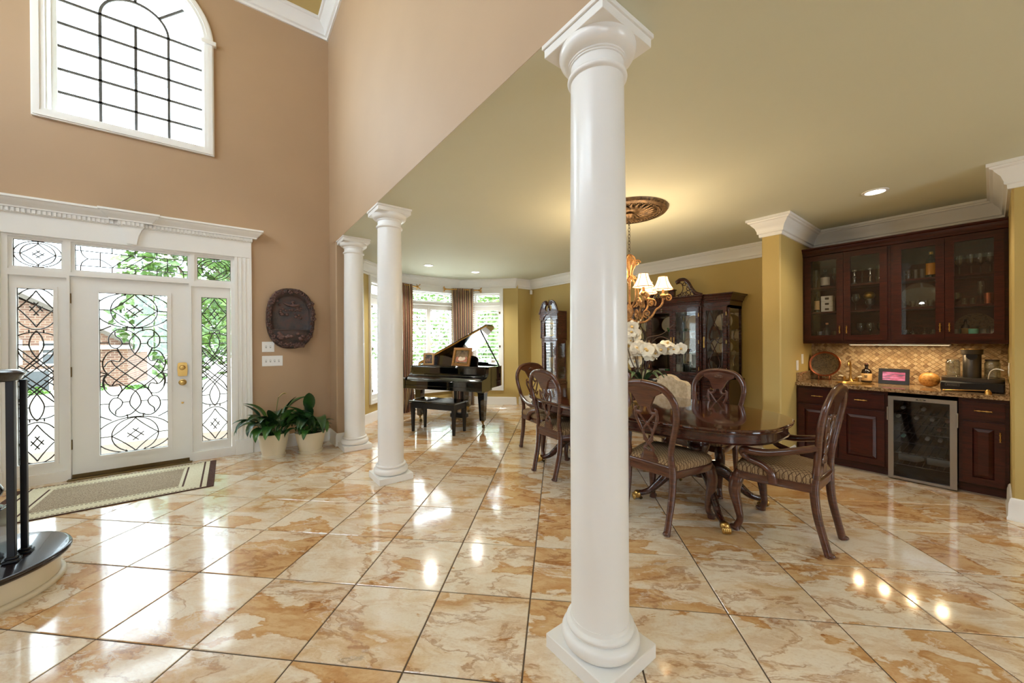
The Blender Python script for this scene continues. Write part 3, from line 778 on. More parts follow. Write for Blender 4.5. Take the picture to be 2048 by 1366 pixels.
# ------------------------------------------------------------ curtains on short gilt rods
def curtain_mat():
    t = mat('curtain_stripe', srgb(120, 86, 58), .45, 0, 0, .4)
    v = t.coords('Object', (1, 1, 1))
    sx = t.new('ShaderNodeSeparateXYZ'); t.link(v, sx.inputs[0])
    m = t.new('ShaderNodeMath', operation='MULTIPLY'); t.link(sx.outputs[0], m.inputs[0]); m.inputs[1].default_value = 11.0
    fr = t.new('ShaderNodeMath', operation='FRACT'); t.link(m.outputs[0], fr.inputs[0])
    st = t.ramp(fr.outputs[0], [(0, srgb(112, 80, 58)), (.18, srgb(112, 80, 58)), (.2, srgb(176, 148, 104)), (.42, srgb(184, 158, 112)), (.45, srgb(44, 32, 26)), (.55, srgb(44, 32, 26)), (.58, srgb(138, 92, 70)), (.8, srgb(142, 98, 74)), (.83, srgb(170, 146, 104)), (1, srgb(128, 98, 66))], 'LINEAR')
    n = t.noise(v, 24, 4, .6); c = t.mix(.35, st, t.ramp(n.outputs[0], [(.3, srgb(120, 110, 100)), (.7, (1, 1, 1, 1))]), 'MULTIPLY')
    t.link(c, t.b.inputs['Base Color']); t.b.inputs['Sheen Weight'].default_value = .3
curtain_mat()
simple('fringe_tan', (150, 128, 96), .7, vary=.2, scale=40)
def finial(parent, x, sgn, mname='gold_plate'):
    mb = MB()
    mb.lathe([(.0, 0), (.016, .002), (.02, .012), (.012, .022), (.018, .034), (.012, .05), (.004, .075), (0, .085)], 12, (0, 0, 0), 'X')
    for k in range(4):
        a = 90 * k + 45
        c, s = math.cos(R(a)), math.sin(R(a))
        mb.tube([(p.x, p.y * c, p.y * s) for p in bez([(.02, .008, 0), (.045, .035, 0), (.062, .055, 0), (.05, .07, 0), (.038, .062, 0)], 5)], lerp_list([.007, .008, .005, .003], 21), 6)
    if sgn < 0: mb.xform(Matrix.Diagonal((-1, 1, 1, 1)))
    return mb.build('finial', mname, parent, 50, loc=(x, 0, 0))
def curtain(a, b, label, rlabel, flare):
    a = Vector((a[0], a[1], 0)); b = Vector((b[0], b[1], 0)); L = (b - a).length; ang = math.atan2(b.y - a.y, b.x - a.x); zr = 2.445
    rod = thing('curtain_rod', rlabel, 'curtain rod', (a.x, a.y, zr), ang, 'gilt curtain rods in the bay')
    MB().tube([(0, 0, 0), (L, 0, 0)], .013, 12).build('rod', 'gold_plate', rod)
    finial(rod, 0, -1); finial(rod, L, 1)
    for x in (.07, L - .07): MB().tube([(x, 0, 0), (x, .055, 0), (x, .1, -.0)], .007, 8).build('bracket', 'gold_plate', rod)
    cu = thing('curtain', label, 'curtain', (a.x, a.y, 0), ang, 'striped curtains at the bay corners')
    x0, x1 = .10, L - .12; nf = 9; N = nf * 10
    def fn(u, v):
        z = zr + .028 - (zr + .016) * v
        w = 1 + .0 * v; pinch = 1 - .06 * math.sin(PI * min(1, v * 1.0))
        cxm = (x0 + x1) / 2; x = cxm + (u - .5) * (x1 - x0) * pinch + flare * .10 * max(0, v - .72) ** 1.3 * 4
        amp = (.022 + .016 * min(1, v * 3)) * (1 if v > .02 else .4)
        ph = 2 * PI * nf * u + .5 * math.sin(3 * v + u * 9)
        y = -.006 - .035 * min(1, v * 6) * 0 + amp * math.sin(ph) + .01 * math.sin(5 * v + 11 * u)
        return (x + .008 * math.cos(ph), y, z)
    cl = MB().sheet(fn, N, 26).build('cloth', 'curtain_stripe', cu, 70)
    md = cl.modifiers.new('thickness', 'SOLIDIFY'); md.thickness = .004
    cl['label'] = 'brown and gold striped fabric'
    mb = MB()
    for u in (0, 1):
        for i in range(58):
            p = fn(u, (i + .5) / 58); s = -1 if u == 0 else 1
            mb.ball((p[0] + s * .016, p[1], p[2]), .009, seg=6, rings=4); mb.tube([p, (p[0] + s * .016, p[1], p[2])], .003, 4)
    f = mb.build('fringe', 'fringe_tan', cu, 50); f['kind'] = 'stuff'
curtain((2.30, 6.66), (2.93, 6.90), 'striped brown and gold curtain hanging just behind the middle white column', 'gilt rod with scrolled finials partly hidden behind the middle column', .6)
curtain((3.59, 6.90), (4.22, 6.66), 'striped brown and gold curtain hanging behind the raised piano lid', 'gilt rod with scrolled finials holding the curtain behind the piano lid', 0)

# ------------------------------------------------------------ small wall fittings
tag(MB().box(-.026, .026, -.05, .0, -.045, .045, .006).build('motion_sensor', 'plastic_white', None, loc=(5.25, 6.14, 2.42), rot=(0, 0, R(-45))), 'small white motion sensor high in the gold corner near the clock', 'sensor')
def switch(x, z, gang, label):
    w = .04 + .046 * gang
    s = thing('light_switch', label, 'switch', (x, YF, z), group='switch plates on the brown wall')
    MB().box(-w / 2, w / 2, -.006, 0, -.066, .066, .003).build('plate', 'plastic_white', s)
    for i in range(gang):
        xx = (i - (gang - 1) / 2) * .046
        MB().box(xx - .005, xx + .005, -.018, -.005, -.002, .014, .002).build('toggle', 'plastic_white', s)
        MB().box(xx - .008, xx + .008, -.0068, -.005, -.016, .016, .0005).build('toggle_slot', 'steel', s)
switch(.394, 1.308, 2, 'white two-toggle switch plate just under the oval plaque')
switch(.439, 1.128, 4, 'white four-toggle switch plate below the two-toggle one')

# ------------------------------------------------------------ oval bronze wall plaque
def bronze():
    t = mat('bronze_relief', srgb(70, 62, 60), .5, .35)
    v = t.coords('Object'); n = t.noise(v, 9, 6, .65); n2 = t.noise(v, 45, 3)
    t.link(t.ramp(n.outputs[0], [(.3, srgb(48, 50, 54)), (.5, srgb(78, 66, 62)), (.62, srgb(88, 64, 58)), (.75, srgb(60, 66, 70))]), t.b.inputs['Base Color']); t.bump(n2.outputs[0], .4, .006)
bronze()
simple('bronze_rose', (104, 78, 72), .55, .3, vary=.25, scale=20)
pq = thing('wall_plaque', 'oval bronze plaque with a raised flower border on the brown wall', 'plaque', (.645, YF, 1.675))
def oval(rx, rz, n=48, p=2.4): return [(rx * math.copysign(abs(math.cos(a)) ** (2 / p), math.cos(a)), rz * math.copysign(abs(math.sin(a)) ** (2 / p), math.sin(a))) for a in [2 * PI * i / n for i in range(n)]]
rings = []
for sc, y in ((1.0, 0), (1.0, -.03), (.97, -.055), (.9, -.066), (.82, -.06), (.77, -.035), (.7, -.02), (.35, -.016), (.02, -.015)):
    rings.append([(q[0], y, q[1]) for q in oval(.275 * sc, .395 * sc)])
MB().loft(rings).build('backing', 'bronze_relief', pq, 50)
mb = MB()
def fn(u, v):
    a = R(180 + 180 * u); rx = .235; x = rx * math.cos(a); zz = -.155 - .215 * v * max(.05, math.sin(PI * u)) ** .6
    return (x, -.03 - .075 * math.sin(PI * u) ** .7 * math.cos(v * 1.35), zz)
mb.sheet(fn, 24, 8)
mb.tube([fn(i / 24, 0) for i in range(25)], .009, 8)
mb.build('basin', 'bronze_relief', pq, 60)
random.seed(5)
mf = MB()
for k in range(46):
    a = 2 * PI * k / 46 + random.uniform(-.05, .05); q = oval(.244 + random.uniform(-.016, .016), .358 + random.uniform(-.018, .018), 360)[int(a / 2 / PI * 360) % 360]
    r = random.uniform(.018, .03)
    for j in range(5):
        b = 2 * PI * j / 5 + k
        mf.ball((q[0] + r * .7 * math.cos(b), -.068 - random.uniform(0, .012), q[1] + r * .7 * math.sin(b)), r * .55, .010, r * .55, 6, 4)
for k in range(26):
    x = random.uniform(-.16, .12); z = .12 + random.uniform(-.08, .12) - .3 * max(0, x)
    mf.ball((x, -.03, z), random.uniform(.014, .026), .012, random.uniform(.012, .02), 6, 4)
for k in range(16):
    x = random.uniform(-.15, .15); mf.ball((x, -.105 + abs(x) * .12, -.24 + random.uniform(-.05, .05)), .028, .014, .022, 7, 5)
f = mf.build('flower_relief', 'bronze_rose', pq, 60); f['kind'] = 'stuff'; f['label'] = 'raised rose-brown flowers'
mv = MB()
for k in range(30):
    a = 2 * PI * (k + .5) / 30; q = oval(.25, .365, 360)[int(a / 2 / PI * 360) % 360]
    t = a + PI / 2 + random.uniform(-.5, .5)
    mv.tube([(p.x, p.y, p.z) for p in bez([(q[0] - .04 * math.cos(t), -.062, q[1] - .04 * math.sin(t)), (q[0], -.078, q[1]), (q[0] + .04 * math.cos(t), -.062, q[1] + .04 * math.sin(t))], 4)], lerp_list([.003, .012, .003], 9), 6)
f = mv.build('leaf_relief', 'bronze_relief', pq, 60); f['kind'] = 'stuff'
bd = MB(); bd.ball((.03, -.035, .17), .06, .016, .022, 10, 6); bd.ball((.085, -.038, .18), .02, .014, .016, 8, 5); bd.tube([(-.02, -.034, .17), (-.09, -.03, .2)], [.018, .004], 6); bd.tube([(.03, -.036, .175), (.0, -.03, .225)], [.02, .004], 6); bd.build('bird_relief', 'bronze_rose', pq, 60)

# ------------------------------------------------------------ entry rug
def rug_mat(name, c0, c1, sc):
    t = mat(name, srgb(*c0), .95, 0, 0, .1); v = t.coords('Object'); n = t.noise(v, sc, 3, .7)
    t.link(t.ramp(n.outputs[0], [(.38, srgb(*c0)), (.62, srgb(*c1))]), t.b.inputs['Base Color']); t.bump(n.outputs[0], .5, .004)
rug_mat('rug_cream', (206, 196, 164), (222, 214, 186), 90); rug_mat('rug_speckle', (124, 104, 84), (186, 170, 144), 130); rug_mat('rug_dark', (74, 52, 44), (96, 70, 60), 90)
rg = thing('entry_rug', 'cream and brown bordered rug in front of the front door', 'rug', (-.845, 5.0, .0005))
hx, hy = .72, .482
MB().box(-hx, hx, -hy, hy, 0, .007, .003).build('edge_binding', 'rug_dark', rg)
MB().box(-hx + .055, hx - .055, -hy + .018, hy - .018, .006, .0085).build('border_field', 'rug_cream', rg)
def strip(name, pts_list, m, z=.0088):
    for r_ in pts_list: MB().box(*r_, .006, z).build(name, m, rg, 0)
strip('side_band', [(-hx + .09, -hx + .105, -hy + .02, hy - .02), (hx - .105, hx - .09, -hy + .02, hy - .02)], 'rug_dark')
strip('inner_band', [(-hx + .225, -hx + .24, -hy + .14, hy - .14), (hx - .24, hx - .225, -hy + .14, hy - .14)], 'rug_dark')
MB().box(-hx + .265, hx - .265, -hy + .175, hy - .175, .006, .0092).build('centre_field', 'rug_speckle', rg)
mb = MB()
for y in (-hy + .035, hy - .035, -hy + .15, hy - .15):
    n = 46
    for i in range(n):
        x = -hx + .12 + (2 * hx - .24) * i / n
        if abs(y) < hy - .1 and abs(x) > hx - .26: continue
        mb.box(x, x + .016, y - .005, y + .005, .006, .0094)
o = mb.build('dash_lines', 'rug_dark', rg, 0); o['kind'] = 'stuff'

# ------------------------------------------------------------ peace lilies in cream pots
def leaf_mat(name, a, b):
    t = mat(name, srgb(*a), .35, 0, .15, .5); v = t.coords('Object', (1, 1, 1), 3.0); n = t.noise(v, 7, 3)
    t.link(t.ramp(n.outputs[0], [(.35, srgb(*a)), (.65, srgb(*b))]), t.b.inputs['Base Color'])
leaf_mat('lily_leaf', (34, 74, 30), (74, 122, 48)); leaf_mat('lily_leaf_dark', (22, 50, 26), (48, 86, 40)); leaf_mat('stem_green', (66, 104, 44), (92, 130, 60))
def leaf_mesh(name, stem, blade, width, rise, droop, m):
    """stalk rising from the origin along +X then a pointed blade that arches over"""
    n = 14; pts = []
    a = rise; p = Vector((0, 0, 0)); path = [p.copy()]; seg = (stem + blade) / n
    for i in range(n):
        t = i / n; a = rise - droop * max(0, t - .25) ** 1.25
        p = p + Vector((math.cos(a), 0, math.sin(a))) * seg; path.append(p.copy())
    mb = MB(); k0 = int(n * stem / (stem + blade)); rows = []
    for i in range(k0, n + 1):
        t = (i - k0) / (n - k0); w = width * math.sin(PI * min(.999, t ** .72)) ** .8 * .5 + .0005
        q = path[i]; d = (path[min(i + 1, n)] - path[max(i - 1, 0)]).normalized(); up = Vector((-d.z, 0, d.x))
        rows.append([q + Vector((0, -w, 0)) + up * w * .35, q + Vector((0, -w * .5, 0)) + up * w * .08, q, q + Vector((0, w * .5, 0)) + up * w * .08, q + Vector((0, w, 0)) + up * w * .35])
    mb.loft(rows, closed_ring=False, cap=False)
    mb.tube(path[:k0 + 2], .0035, 5)
    me = mb.mesh(name, 80, fix=False); me.materials.append(MATS[m]); return me
LEAVES = [leaf_mesh('leaf', .16, .22, .085, R(74), 1.9, 'lily_leaf'), leaf_mesh('leaf', .14, .24, .09, R(66), 2.6, 'lily_leaf_dark'), leaf_mesh('leaf', .12, .22, .08, R(58), 3.2, 'lily_leaf'),
          leaf_mesh('leaf', .12, .26, .085, R(62), 3.9, 'lily_leaf_dark'), leaf_mesh('leaf', .2, .2, .08, R(80), 1.2, 'lily_leaf_dark'), leaf_mesh('leaf', .1, .2, .07, R(48), 3.6, 'lily_leaf')]
def lily(x, y, rb, rt, h, n, seed, label, dead=False, flower=False):
    random.seed(seed)
    p = thing('potted_plant', label, 'plant', (x, y, 0), group='peace lilies beside the front door')
    MB().lathe([(0, 0), (rb, 0), (rb + .004, .012), (rb + .004, .03), (rb - .006, .034), (rb + (rt - rb) * .5, h * .5), (rt, h - .03), (rt + .006, h - .028), (rt + .008, h), (rt - .006, h), (rt - .012, h - .04), (0, h - .04)], 40).build('pot', 'cream_pot', p, 40)
    MB().lathe([(0, h - .03), (rt - .02, h - .034), (0, h - .05)], 24).build('soil', 'soil', p)
    for i in range(n):
        t = i / n; k = random.choice((0, 0, 4, 1)) if t < .3 else random.choice((1, 2, 3, 3, 5))
        o = bpy.data.objects.new('leaf', LEAVES[k]); COL.objects.link(o); o.parent = p
        a = i * 2.39996 + random.uniform(-.3, .3); r = random.uniform(.01, rt * .55); s = random.uniform(.82, 1.25)
        s *= 1.34
        if math.sin(a) > .35: s *= .72
        if x > .7 and math.cos(a) > .3: s *= .5
        o.location = (r * math.cos(a), r * math.sin(a) - .01, h - .045); o.rotation_euler = (random.uniform(-.15, .15), random.uniform(-.1, .1), a); o.scale = (s, s, s)
    if flower:
        MB().tube([(p_.x, p_.y, p_.z) for p_ in bez([(0, 0, h - .04), (.02, -.02, h + .2), (.05, -.01, h + .42)], 6)], .003, 5).build('flower_stem', 'stem_green', p, 60)
        mb = MB(); rows = []
        for i in range(9):
            t = i / 8; w = .028 * math.sin(PI * min(.99, t ** .7)) + .0005; rows.append([(.05 + .085 * t, -.01 - w, h + .42 + .05 * math.sin(t * 2.2)), (.05 + .085 * t, -.01, h + .405 + .05 * math.sin(t * 2.2)), (.05 + .085 * t, -.01 + w, h + .42 + .05 * math.sin(t * 2.2))])
        mb.loft(rows, False, False); mb.build('flower', 'dry_flower', p, 80)
simple('dry_flower', (206, 180, 120), .7, vary=.1)
lily(.415, 5.235, .122, .155, .285, 44, 3, 'leafy peace lily in a cream pot nearest the front door', flower=True)
lily(.80, 5.19, .13, .165, .255, 46, 11, 'leafy peace lily in a cream pot next to the end column')

# ------------------------------------------------------------ curved starting step, newel and rail of the stair
st = sroot('trim_stair_start', 'curved starting step of the stair with dark tread')
def bull(r, x_end, cx=-1.15, cy=3.35, n=28): return [(x_end, cy - r)] + [(cx + r * math.cos(R(a)), cy + r * math.sin(R(a))) for a in [-90 + 180 * i / n for i in range(n + 1)]] + [(x_end, cy + r)]
MB().prism(bull(.345, -2.5), 0, .145, 'Z').build('riser', 'cream_pot', st, 40)
mb = MB(); mb.tube([(p[0], p[1], .014) for p in bull(.352, -2.5)], .018, 8); mb.build('shoe_moulding', 'cream_pot', st, 60)
mb = MB(); rings = []
for rr, z in ((.36, .145), (.384, .148), (.392, .158), (.392, .166), (.386, .176), (.374, .18)): rings.append([(p[0], p[1], z) for p in bull(rr, -2.5)])
mb.loft(rings); mb.build('tread', 'stair_wood', st, 50)
for k in range(1, 5):
    x1 = -1.25 - .27 * k
    MB().box(x1 - .6, x1, 3.0, 4.2, .18 * k - .02 * (k > 0), .18 * k + .145).build('step_riser', 'cream_pot', st); MB().box(x1 - .6, x1 + .03, 2.97, 4.2, .18 * k + .145, .18 * k + .18, .012).build('step_tread', 'stair_wood', st)
nw = thing('stair_newel', 'dark turned newel post on a square block at the stair foot', 'newel post', (-1.06, 3.29, .18))
MB().box(-.075, .075, -.075, .075, 0, .29, .004).build('block', 'stair_wood', nw)
MB().lathe([(0.072, 0.29), (0.074, 0.3011), (0.05, 0.3178), (0.044, 0.3345), (0.07, 0.3623), (0.078, 0.3901), (0.066, 0.4179), (0.05, 0.4346), (0.052, 0.4679), (0.058, 0.5569), (0.054, 0.6903), (0.044, 0.8349), (0.04, 0.8682), (0.052, 0.8794), (0.052, 0.896), (0.038, 0.9127), (0.036, 0.985)], 28).build('turning', 'stair_wood', nw, 50)
hr = thing('stair_handrail', 'dark polished handrail with a rounded volute end above the newel', 'handrail', (-1.05, 3.27, 0))
mb = MB().lathe([(0, 1.165), (.12, 1.165), (.135, 1.172), (.14, 1.19), (.15, 1.2), (.152, 1.212), (.14, 1.224), (.10, 1.229), (0, 1.23)], 40); mb.build('volute', 'stair_wood', hr, 50)
mb = MB().tube([(p.x, p.y, p.z) for p in bez([(-.05, .1, 1.197), (-.3, .12, 1.2), (-.55, .12, 1.3), (-1.2, .12, 1.72)], 8)], .035, 12, .03); mb.build('rail', 'stair_wood', hr, 50)
def baluster(x, y, h, label, w=.0135):
    b = thing('stair_baluster', label, 'baluster', (x, y, .18), group='square dark balusters on the starting step')
    MB().box(-w, w, -w, w, .0, h, .002).build('bar', 'iron_black', b)
    sh = MB().box(-.03, .018 + .012, -.03, .03, 0, .016, .004); sh.box(-.022, .022, -.022, .022, .016, .03, .004); sh.build('shoe', 'iron_black', b)
baluster(-.948, 3.262, .985, 'thicker looking square dark baluster beside the newel block', .0145)
baluster(-.93, 3.355, .985, 'square dark baluster closest to the rounded tip of the starting step', .0125)
baluster(-1.12, 3.47, .985, 'square dark baluster behind the newel post', .0125)
# ------------------------------------------------------------ outdoors seen through the glass
simple('paving', (168, 162, 152), .8, vary=.08, scale=.5)
simple('lawn', (80, 110, 46), .9, vary=.2, scale=3)
simple('house_trim', (238, 236, 230), .6)
simple('roof_shingle', (84, 76, 66), .85, vary=.15, scale=12)
simple('house_window', (70, 74, 76), .3, vary=.1)
leaf_mat('tree_leaf', (58, 86, 34), (108, 138, 66)); leaf_mat('bush_leaf', (52, 92, 28), (96, 134, 52)); simple('bark', (104, 86, 70), .9, vary=.2, scale=12)
def brick_mat():
    t = mat('brick', srgb(190, 160, 134), .85); v = t.coords('Object')
    mp = t.new('ShaderNodeMapping'); mp.inputs['Rotation'].default_value = (R(90), 0, 0); t.link(v, mp.inputs[0])
    b = t.new('ShaderNodeTexBrick'); b.inputs['Color1'].default_value = srgb(116, 84, 64); b.inputs['Color2'].default_value = srgb(92, 62, 48); b.inputs['Mortar'].default_value = srgb(134, 118, 102)
    b.inputs['Scale'].default_value = 1.0; b.inputs['Brick Width'].default_value = .42; b.inputs['Row Height'].default_value = .16; b.inputs['Mortar Size'].default_value = .02
    t.link(mp.outputs[0], b.inputs[0]); t.link(b.outputs[0], t.b.inputs['Base Color'])
brick_mat()
GZ = -2.6
mb = MB()
mb.prism([(5.75, -.02), (7.2, -.12), (16, -.9), (30, GZ), (120, GZ - .2), (120, GZ - 1), (5.75, -1)], -80, 80, 'X')
o = mb.build('ground', 'paving', None, 20); o['kind'] = 'structure'
o = MB().prism([(22, -1.62), (30, GZ + .03), (37.5, GZ + .03), (37.5, GZ - .2), (22, -1.9)], -40, -1.5, 'X').build('lawn', 'lawn', None, 20); o['kind'] = 'structure'
hs = thing('brick_house', 'brick house with a pitched roof seen through the door glass', 'house', (-9.4, 38, GZ))
g0, g1 = -9.0, 3.6
MB().prism([(g0, 0), (g1, 0), (g1, 3.9), (-1.4, 6.9), (-6, 3.9), (g0, 3.9)], 0, 8, 'Y').build('brick_wall', 'brick', hs, 0)
mb = MB()
for (a, b) in (((g1 + .5, 3.55), (-1.4, 7.1)), ((-6.4, 3.65), (-1.4, 7.1))):
    d = Vector((b[0] - a[0], b[1] - a[1])).normalized(); nn = Vector((-d.y, d.x)); nn = nn if nn.y > 0 else -nn
    q = [(a[0], a[1]), (b[0], b[1]), (b[0] + nn.x * .25, b[1] + nn.y * .25), (a[0] + nn.x * .25, a[1] + nn.y * .25)]
    mb.prism(q, -.5, 8.4, 'Y')
mb.prism([(g0 - .4, 3.7), (-3.2, 3.7), (-3.2, 5.6), (g0 - .4, 5.6)], 1.5, 1.7, 'Y')
mb.build('roof', 'roof_shingle', hs, 0)
mb = MB().box(g0 - .4, g1 + .4, -.35, 0, 3.55, 3.8); mb.build('eave', 'house_trim', hs, 0)
for (x, z) in ((-4.6, 2.9), (-7.4, 2.9), (.3, 2.5), (-4.6, .7), (-7.4, .7), (-1.9, 2.6)):
    f = MB().prism(rect(x - .75, x + .75, z, z + 1.6), -.08, .02, 'Y', holes=[rect(x - .62, x + .62, z + .12, z + 1.48)]); f.box(x - .04, x + .04, -.06, .01, z + .1, z + 1.5); f.box(x - .62, x + .62, -.06, .01, z + .76, z + .84)
    f = f.build('window', 'house_trim', hs, 0); MB().box(x - .62, x + .62, -.03, .01, z + .12, z + 1.48).build('pane', 'house_window', f, 0)
dr = MB().prism(rect(.4 - 1.9, .4 - .3, 0, 2.3), -.08, .02, 'Y', holes=[rect(.4 - 1.75, .4 - .45, 0, 2.15)]).build('door_frame', 'house_trim', hs, 0)
MB().box(-1.35, -.05, -.04, .01, 0, 2.15).build('door_leaf', 'house_window', hs, 0)
def foliage(c, rx, ry, rz, n, s, seed, m, parent, name='foliage'):
    random.seed(seed); mb = MB()
    for i in range(n):
        u = random.uniform(-1, 1); a = random.uniform(0, 2 * PI); r = random.uniform(.55, 1) ** .5; q = math.sqrt(1 - u * u)
        b = 1 + .22 * math.sin(5 * a + 3 * u) * math.cos(4 * u + seed)
        p = Vector((c[0] + rx * r * b * q * math.cos(a), c[1] + ry * r * b * q * math.sin(a), c[2] + rz * r * b * u))
        k = s * random.uniform(.6, 1.3)
        t = Vector((random.gauss(0, 1), random.gauss(0, 1), random.gauss(0, .6))).normalized(); w = t.orthogonal().normalized(); w.rotate(Matrix.Rotation(random.uniform(0, 6.28), 3, t))
        mb._add([p - t * k, p + w * k * .45, p + t * k, p - w * k * .45], [(0, 1, 2, 3)])
    me = mb.mesh(name, 0, fix=False); me.materials.append(MATS[m]); o = bpy.data.objects.new(name, me); COL.objects.link(o); o.parent = parent; o['kind'] = 'stuff'; return o
def tree(x, y, z0, h, rx, label, seed, n=1500, s=.16):
    t = thing('tree', label, 'tree', (x, y, z0), group='leafy trees outside')
    mb = MB().tube([(0, 0, 0), (.05, .02, h * .3), (-.04, .05, h * .6), (0, 0, h * .85)], [.16, .13, .09, .04], 8)
    random.seed(seed)
    for i in range(6):
        a = i * 1.1; mb.tube([(0, 0, h * (.35 + .07 * i)), (rx * .35 * math.cos(a), rx * .35 * math.sin(a), h * (.5 + .07 * i)), (rx * .8 * math.cos(a), rx * .8 * math.sin(a), h * (.58 + .07 * i))], [.06, .04, .015], 6)
    mb.build('trunk', 'bark', t, 60); foliage((0, 0, h * .62), rx, rx, h * .42, n, s, seed, 'tree_leaf', t)
tree(-1.35, 21, -1.4, 7.4, 2.1, 'leafy tree seen through the door and handle-side sidelight', 1, 2600, .2)
tree(.7, 17, -1.0, 6.5, 1.7, 'leafy tree standing outside beyond the handle-side sidelight', 8, 2200, .17)
tree(7.9, 17.4, -.9, 5.0, 1.7, 'leafy tree just outside the wide bay window', 2)
tree(12.8, 18.6, -.9, 5.2, 1.9, 'leafy tree outside between the wide and the clock side bay windows', 3, 2600)
tree(10.0, 13.0, -.5, 4.6, 1.5, 'leafy tree outside the bay window by the clock corner', 4)
tree(4.6, 19.0, -1.1, 4.8, 1.5, 'leafy tree outside the bay window behind the middle column', 5)
def bush(x, y, z, r, label, seed):
    b = thing('bush', label, 'bush', (x, y, z), group='round clipped bushes')
    foliage((0, 0, r * .85), r, r, r * .9, 700, .16, seed, 'bush_leaf', b)
for i, (x, y, r) in enumerate(((-11.6, 34.6, .85), (-9.2, 34.4, .75), (-7.0, 34.8, .8), (-4.9, 34.3, .7), (-14.2, 34.4, .9), (-8.6, 24.0, .6), (-10.6, 25.6, .7))):
    bush(x, y, GZ if y > 30 else -1.9, r, ['round bush under the brick house windows, third from the house corner', 'round bush before the brick house door', 'round bush beside the brick house door', 'round bush at the near corner of the brick house', 'round bush farthest along the brick house wall', 'small clipped bush by the drive', 'larger clipped bush by the drive'][i], 20 + i)
# ------------------------------------------------------------ baby grand piano
PA = math.atan2(-.875, .485)
pn = thing('grand_piano', 'glossy black baby grand piano with its lid propped open', 'piano', (2.855, 5.39, 0), PA)
def outline(inset=0.0):
    pts = [(-.74, .0), (.74, .0), (.74, .30)] + [(p.x, p.y) for p in bez([(.74, .30, 0), (.70, .50, 0), (.52, .68, 0), (.33, .86, 0), (.20, 1.08, 0), (.02, 1.26, 0), (-.24, 1.34, 0), (-.52, 1.30, 0), (-.68, 1.18, 0), (-.74, 1.02, 0)], 5)][1:]
    if not inset: return pts
    c = Vector((-.1, .5)); out = []
    for p in pts:
        v = Vector(p) - c; out.append(tuple(c + v * (1 - inset / v.length)))
    return out
MB().prism(outline(), .63, .955, 'Z', holes=[outline(.055)]).build('rim', 'black_lacquer', pn, 30)
MB().prism(outline(.03), .66, .70, 'Z').build('bottom_board', 'black_satin', pn, 30)
MB().prism(outline(.056), .80, .835, 'Z').build('iron_plate', 'gold_plate', pn, 30)
mb = MB()
for i in range(26):
    x = -.62 + 1.2 * i / 25; yb = 1.05 - .75 * max(0, (x + .3)) ; mb.tube([(x, .2, .86), (x * .55 - .12, max(.35, yb), .86)], .0025, 4)
o = mb.build('strings', 'steel', pn, 60); o['kind'] = 'stuff'
for s in (-1, 1):
    MB().prism([(-.28, .60), (.05, .60), (.05, .955), (-.03, .955), (-.055, .93), (-.06, .86), (-.085, .82), (-.14, .79), (-.26, .775), (-.28, .755)], s * .74, s * .685, 'X').build('cheek', 'black_lacquer', pn, 30)
MB().box(-.685, .685, -.275, .02, .60, .655, .003).build('key_bed', 'black_lacquer', pn)
MB().box(-.685, .685, -.272, -.255, .655, .735, .004).build('key_slip', 'black_lacquer', pn)
MB().prism([(-.252, .70), (-.252, .745), (-.22, .775), (-.15, .80), (-.10, .815), (-.085, .84), (-.07, .84), (-.07, .70)], -.683, .683, 'X').build('fallboard', 'black_lacquer', pn, 30)
MB().box(-.684, .684, -.07, -.045, .80, .945, .004).build('front_panel', 'black_lacquer', pn)
MB().box(-.742, .742, -.065, .17, .945, .962, .004).build('front_shelf', 'black_lacquer', pn)
# lid on the bass-side hinge
th = R(25.5)
lid_pts = [p for p in outline() if p[1] > .18]; lid_pts = [(-.755, .17), (.74, .17)] + [(p[0] * 1.01, p[1] * 1.01) for p in lid_pts]
mb = MB().prism(lid_pts, 0, .02, 'Z'); M = Matrix.Translation((-.745, 0, .965)) @ Matrix.Rotation(-th, 4, 'Y') @ Matrix.Translation((.745, 0, 0)); mb.xform(M)
mb.build('lid', 'black_lacquer', pn, 30)
mb = MB().box(-.75, .735, .175, .40, .021, .038, .003); mb.xform(M); mb.build('front_flap', 'black_lacquer', pn)
mb = MB().box(-.755, .742, .163, .172, -.001, .021); mb.xform(M); mb.build('lid_edge', 'gold_plate', pn)
a = Vector((.70, .40, .95)); b = M @ Vector((.52, .36, 0)); MB().tube([a, b], .012, 8).build('prop_stick', 'black_satin', pn)
# music desk
mb = MB().prism([(-.42, 0), (.46, 0), (.46, .10)] + [(p.x, p.y) for p in bez([(.46, .10, 0), (.42, .15, 0), (.28, .165, 0), (.12, .12, 0), (-.02, .115, 0), (-.14, .15, 0), (-.34, .165, 0), (-.42, .10, 0)], 5)][1:], -.008, .008, 'Y'); mb.xform(Matrix.Translation((0, .11, .963)) @ Matrix.Rotation(R(-12), 4, 'X')); mb.build('music_desk', 'black_lacquer', pn, 30)
def leg(x, y):
    mb = MB(); rings = []
    for z, h in ((.63, .085), (.60, .085), (.575, .075), (.555, .058), (.12, .036)): rings.append([(x - h, y - h, z), (x + h, y - h, z), (x + h, y + h, z), (x - h, y + h, z)])
    l = mb.loft(rings).build('leg', 'black_lacquer', pn, 25)
    c = MB().lathe([(.03, .125), (.034, .12), (.03, .105), (.018, .095), (.016, .07)], 16, (x, y, 0)); c.build('ferrule', 'brass', l)
    MB().lathe([(.0, -.012), (.026, -.012), (.028, 0), (.026, .012), (0, .012)], 16, (x + .012, y, .028), 'X').build('caster', 'dark_brass', l)
    MB().tube([(x, y, .08), (x + .012, y, .05), (x + .012, y, .03)], .012, 6).build('caster_fork', 'brass', l)
leg(.60, .0); leg(-.60, .0); leg(-.26, 1.02)
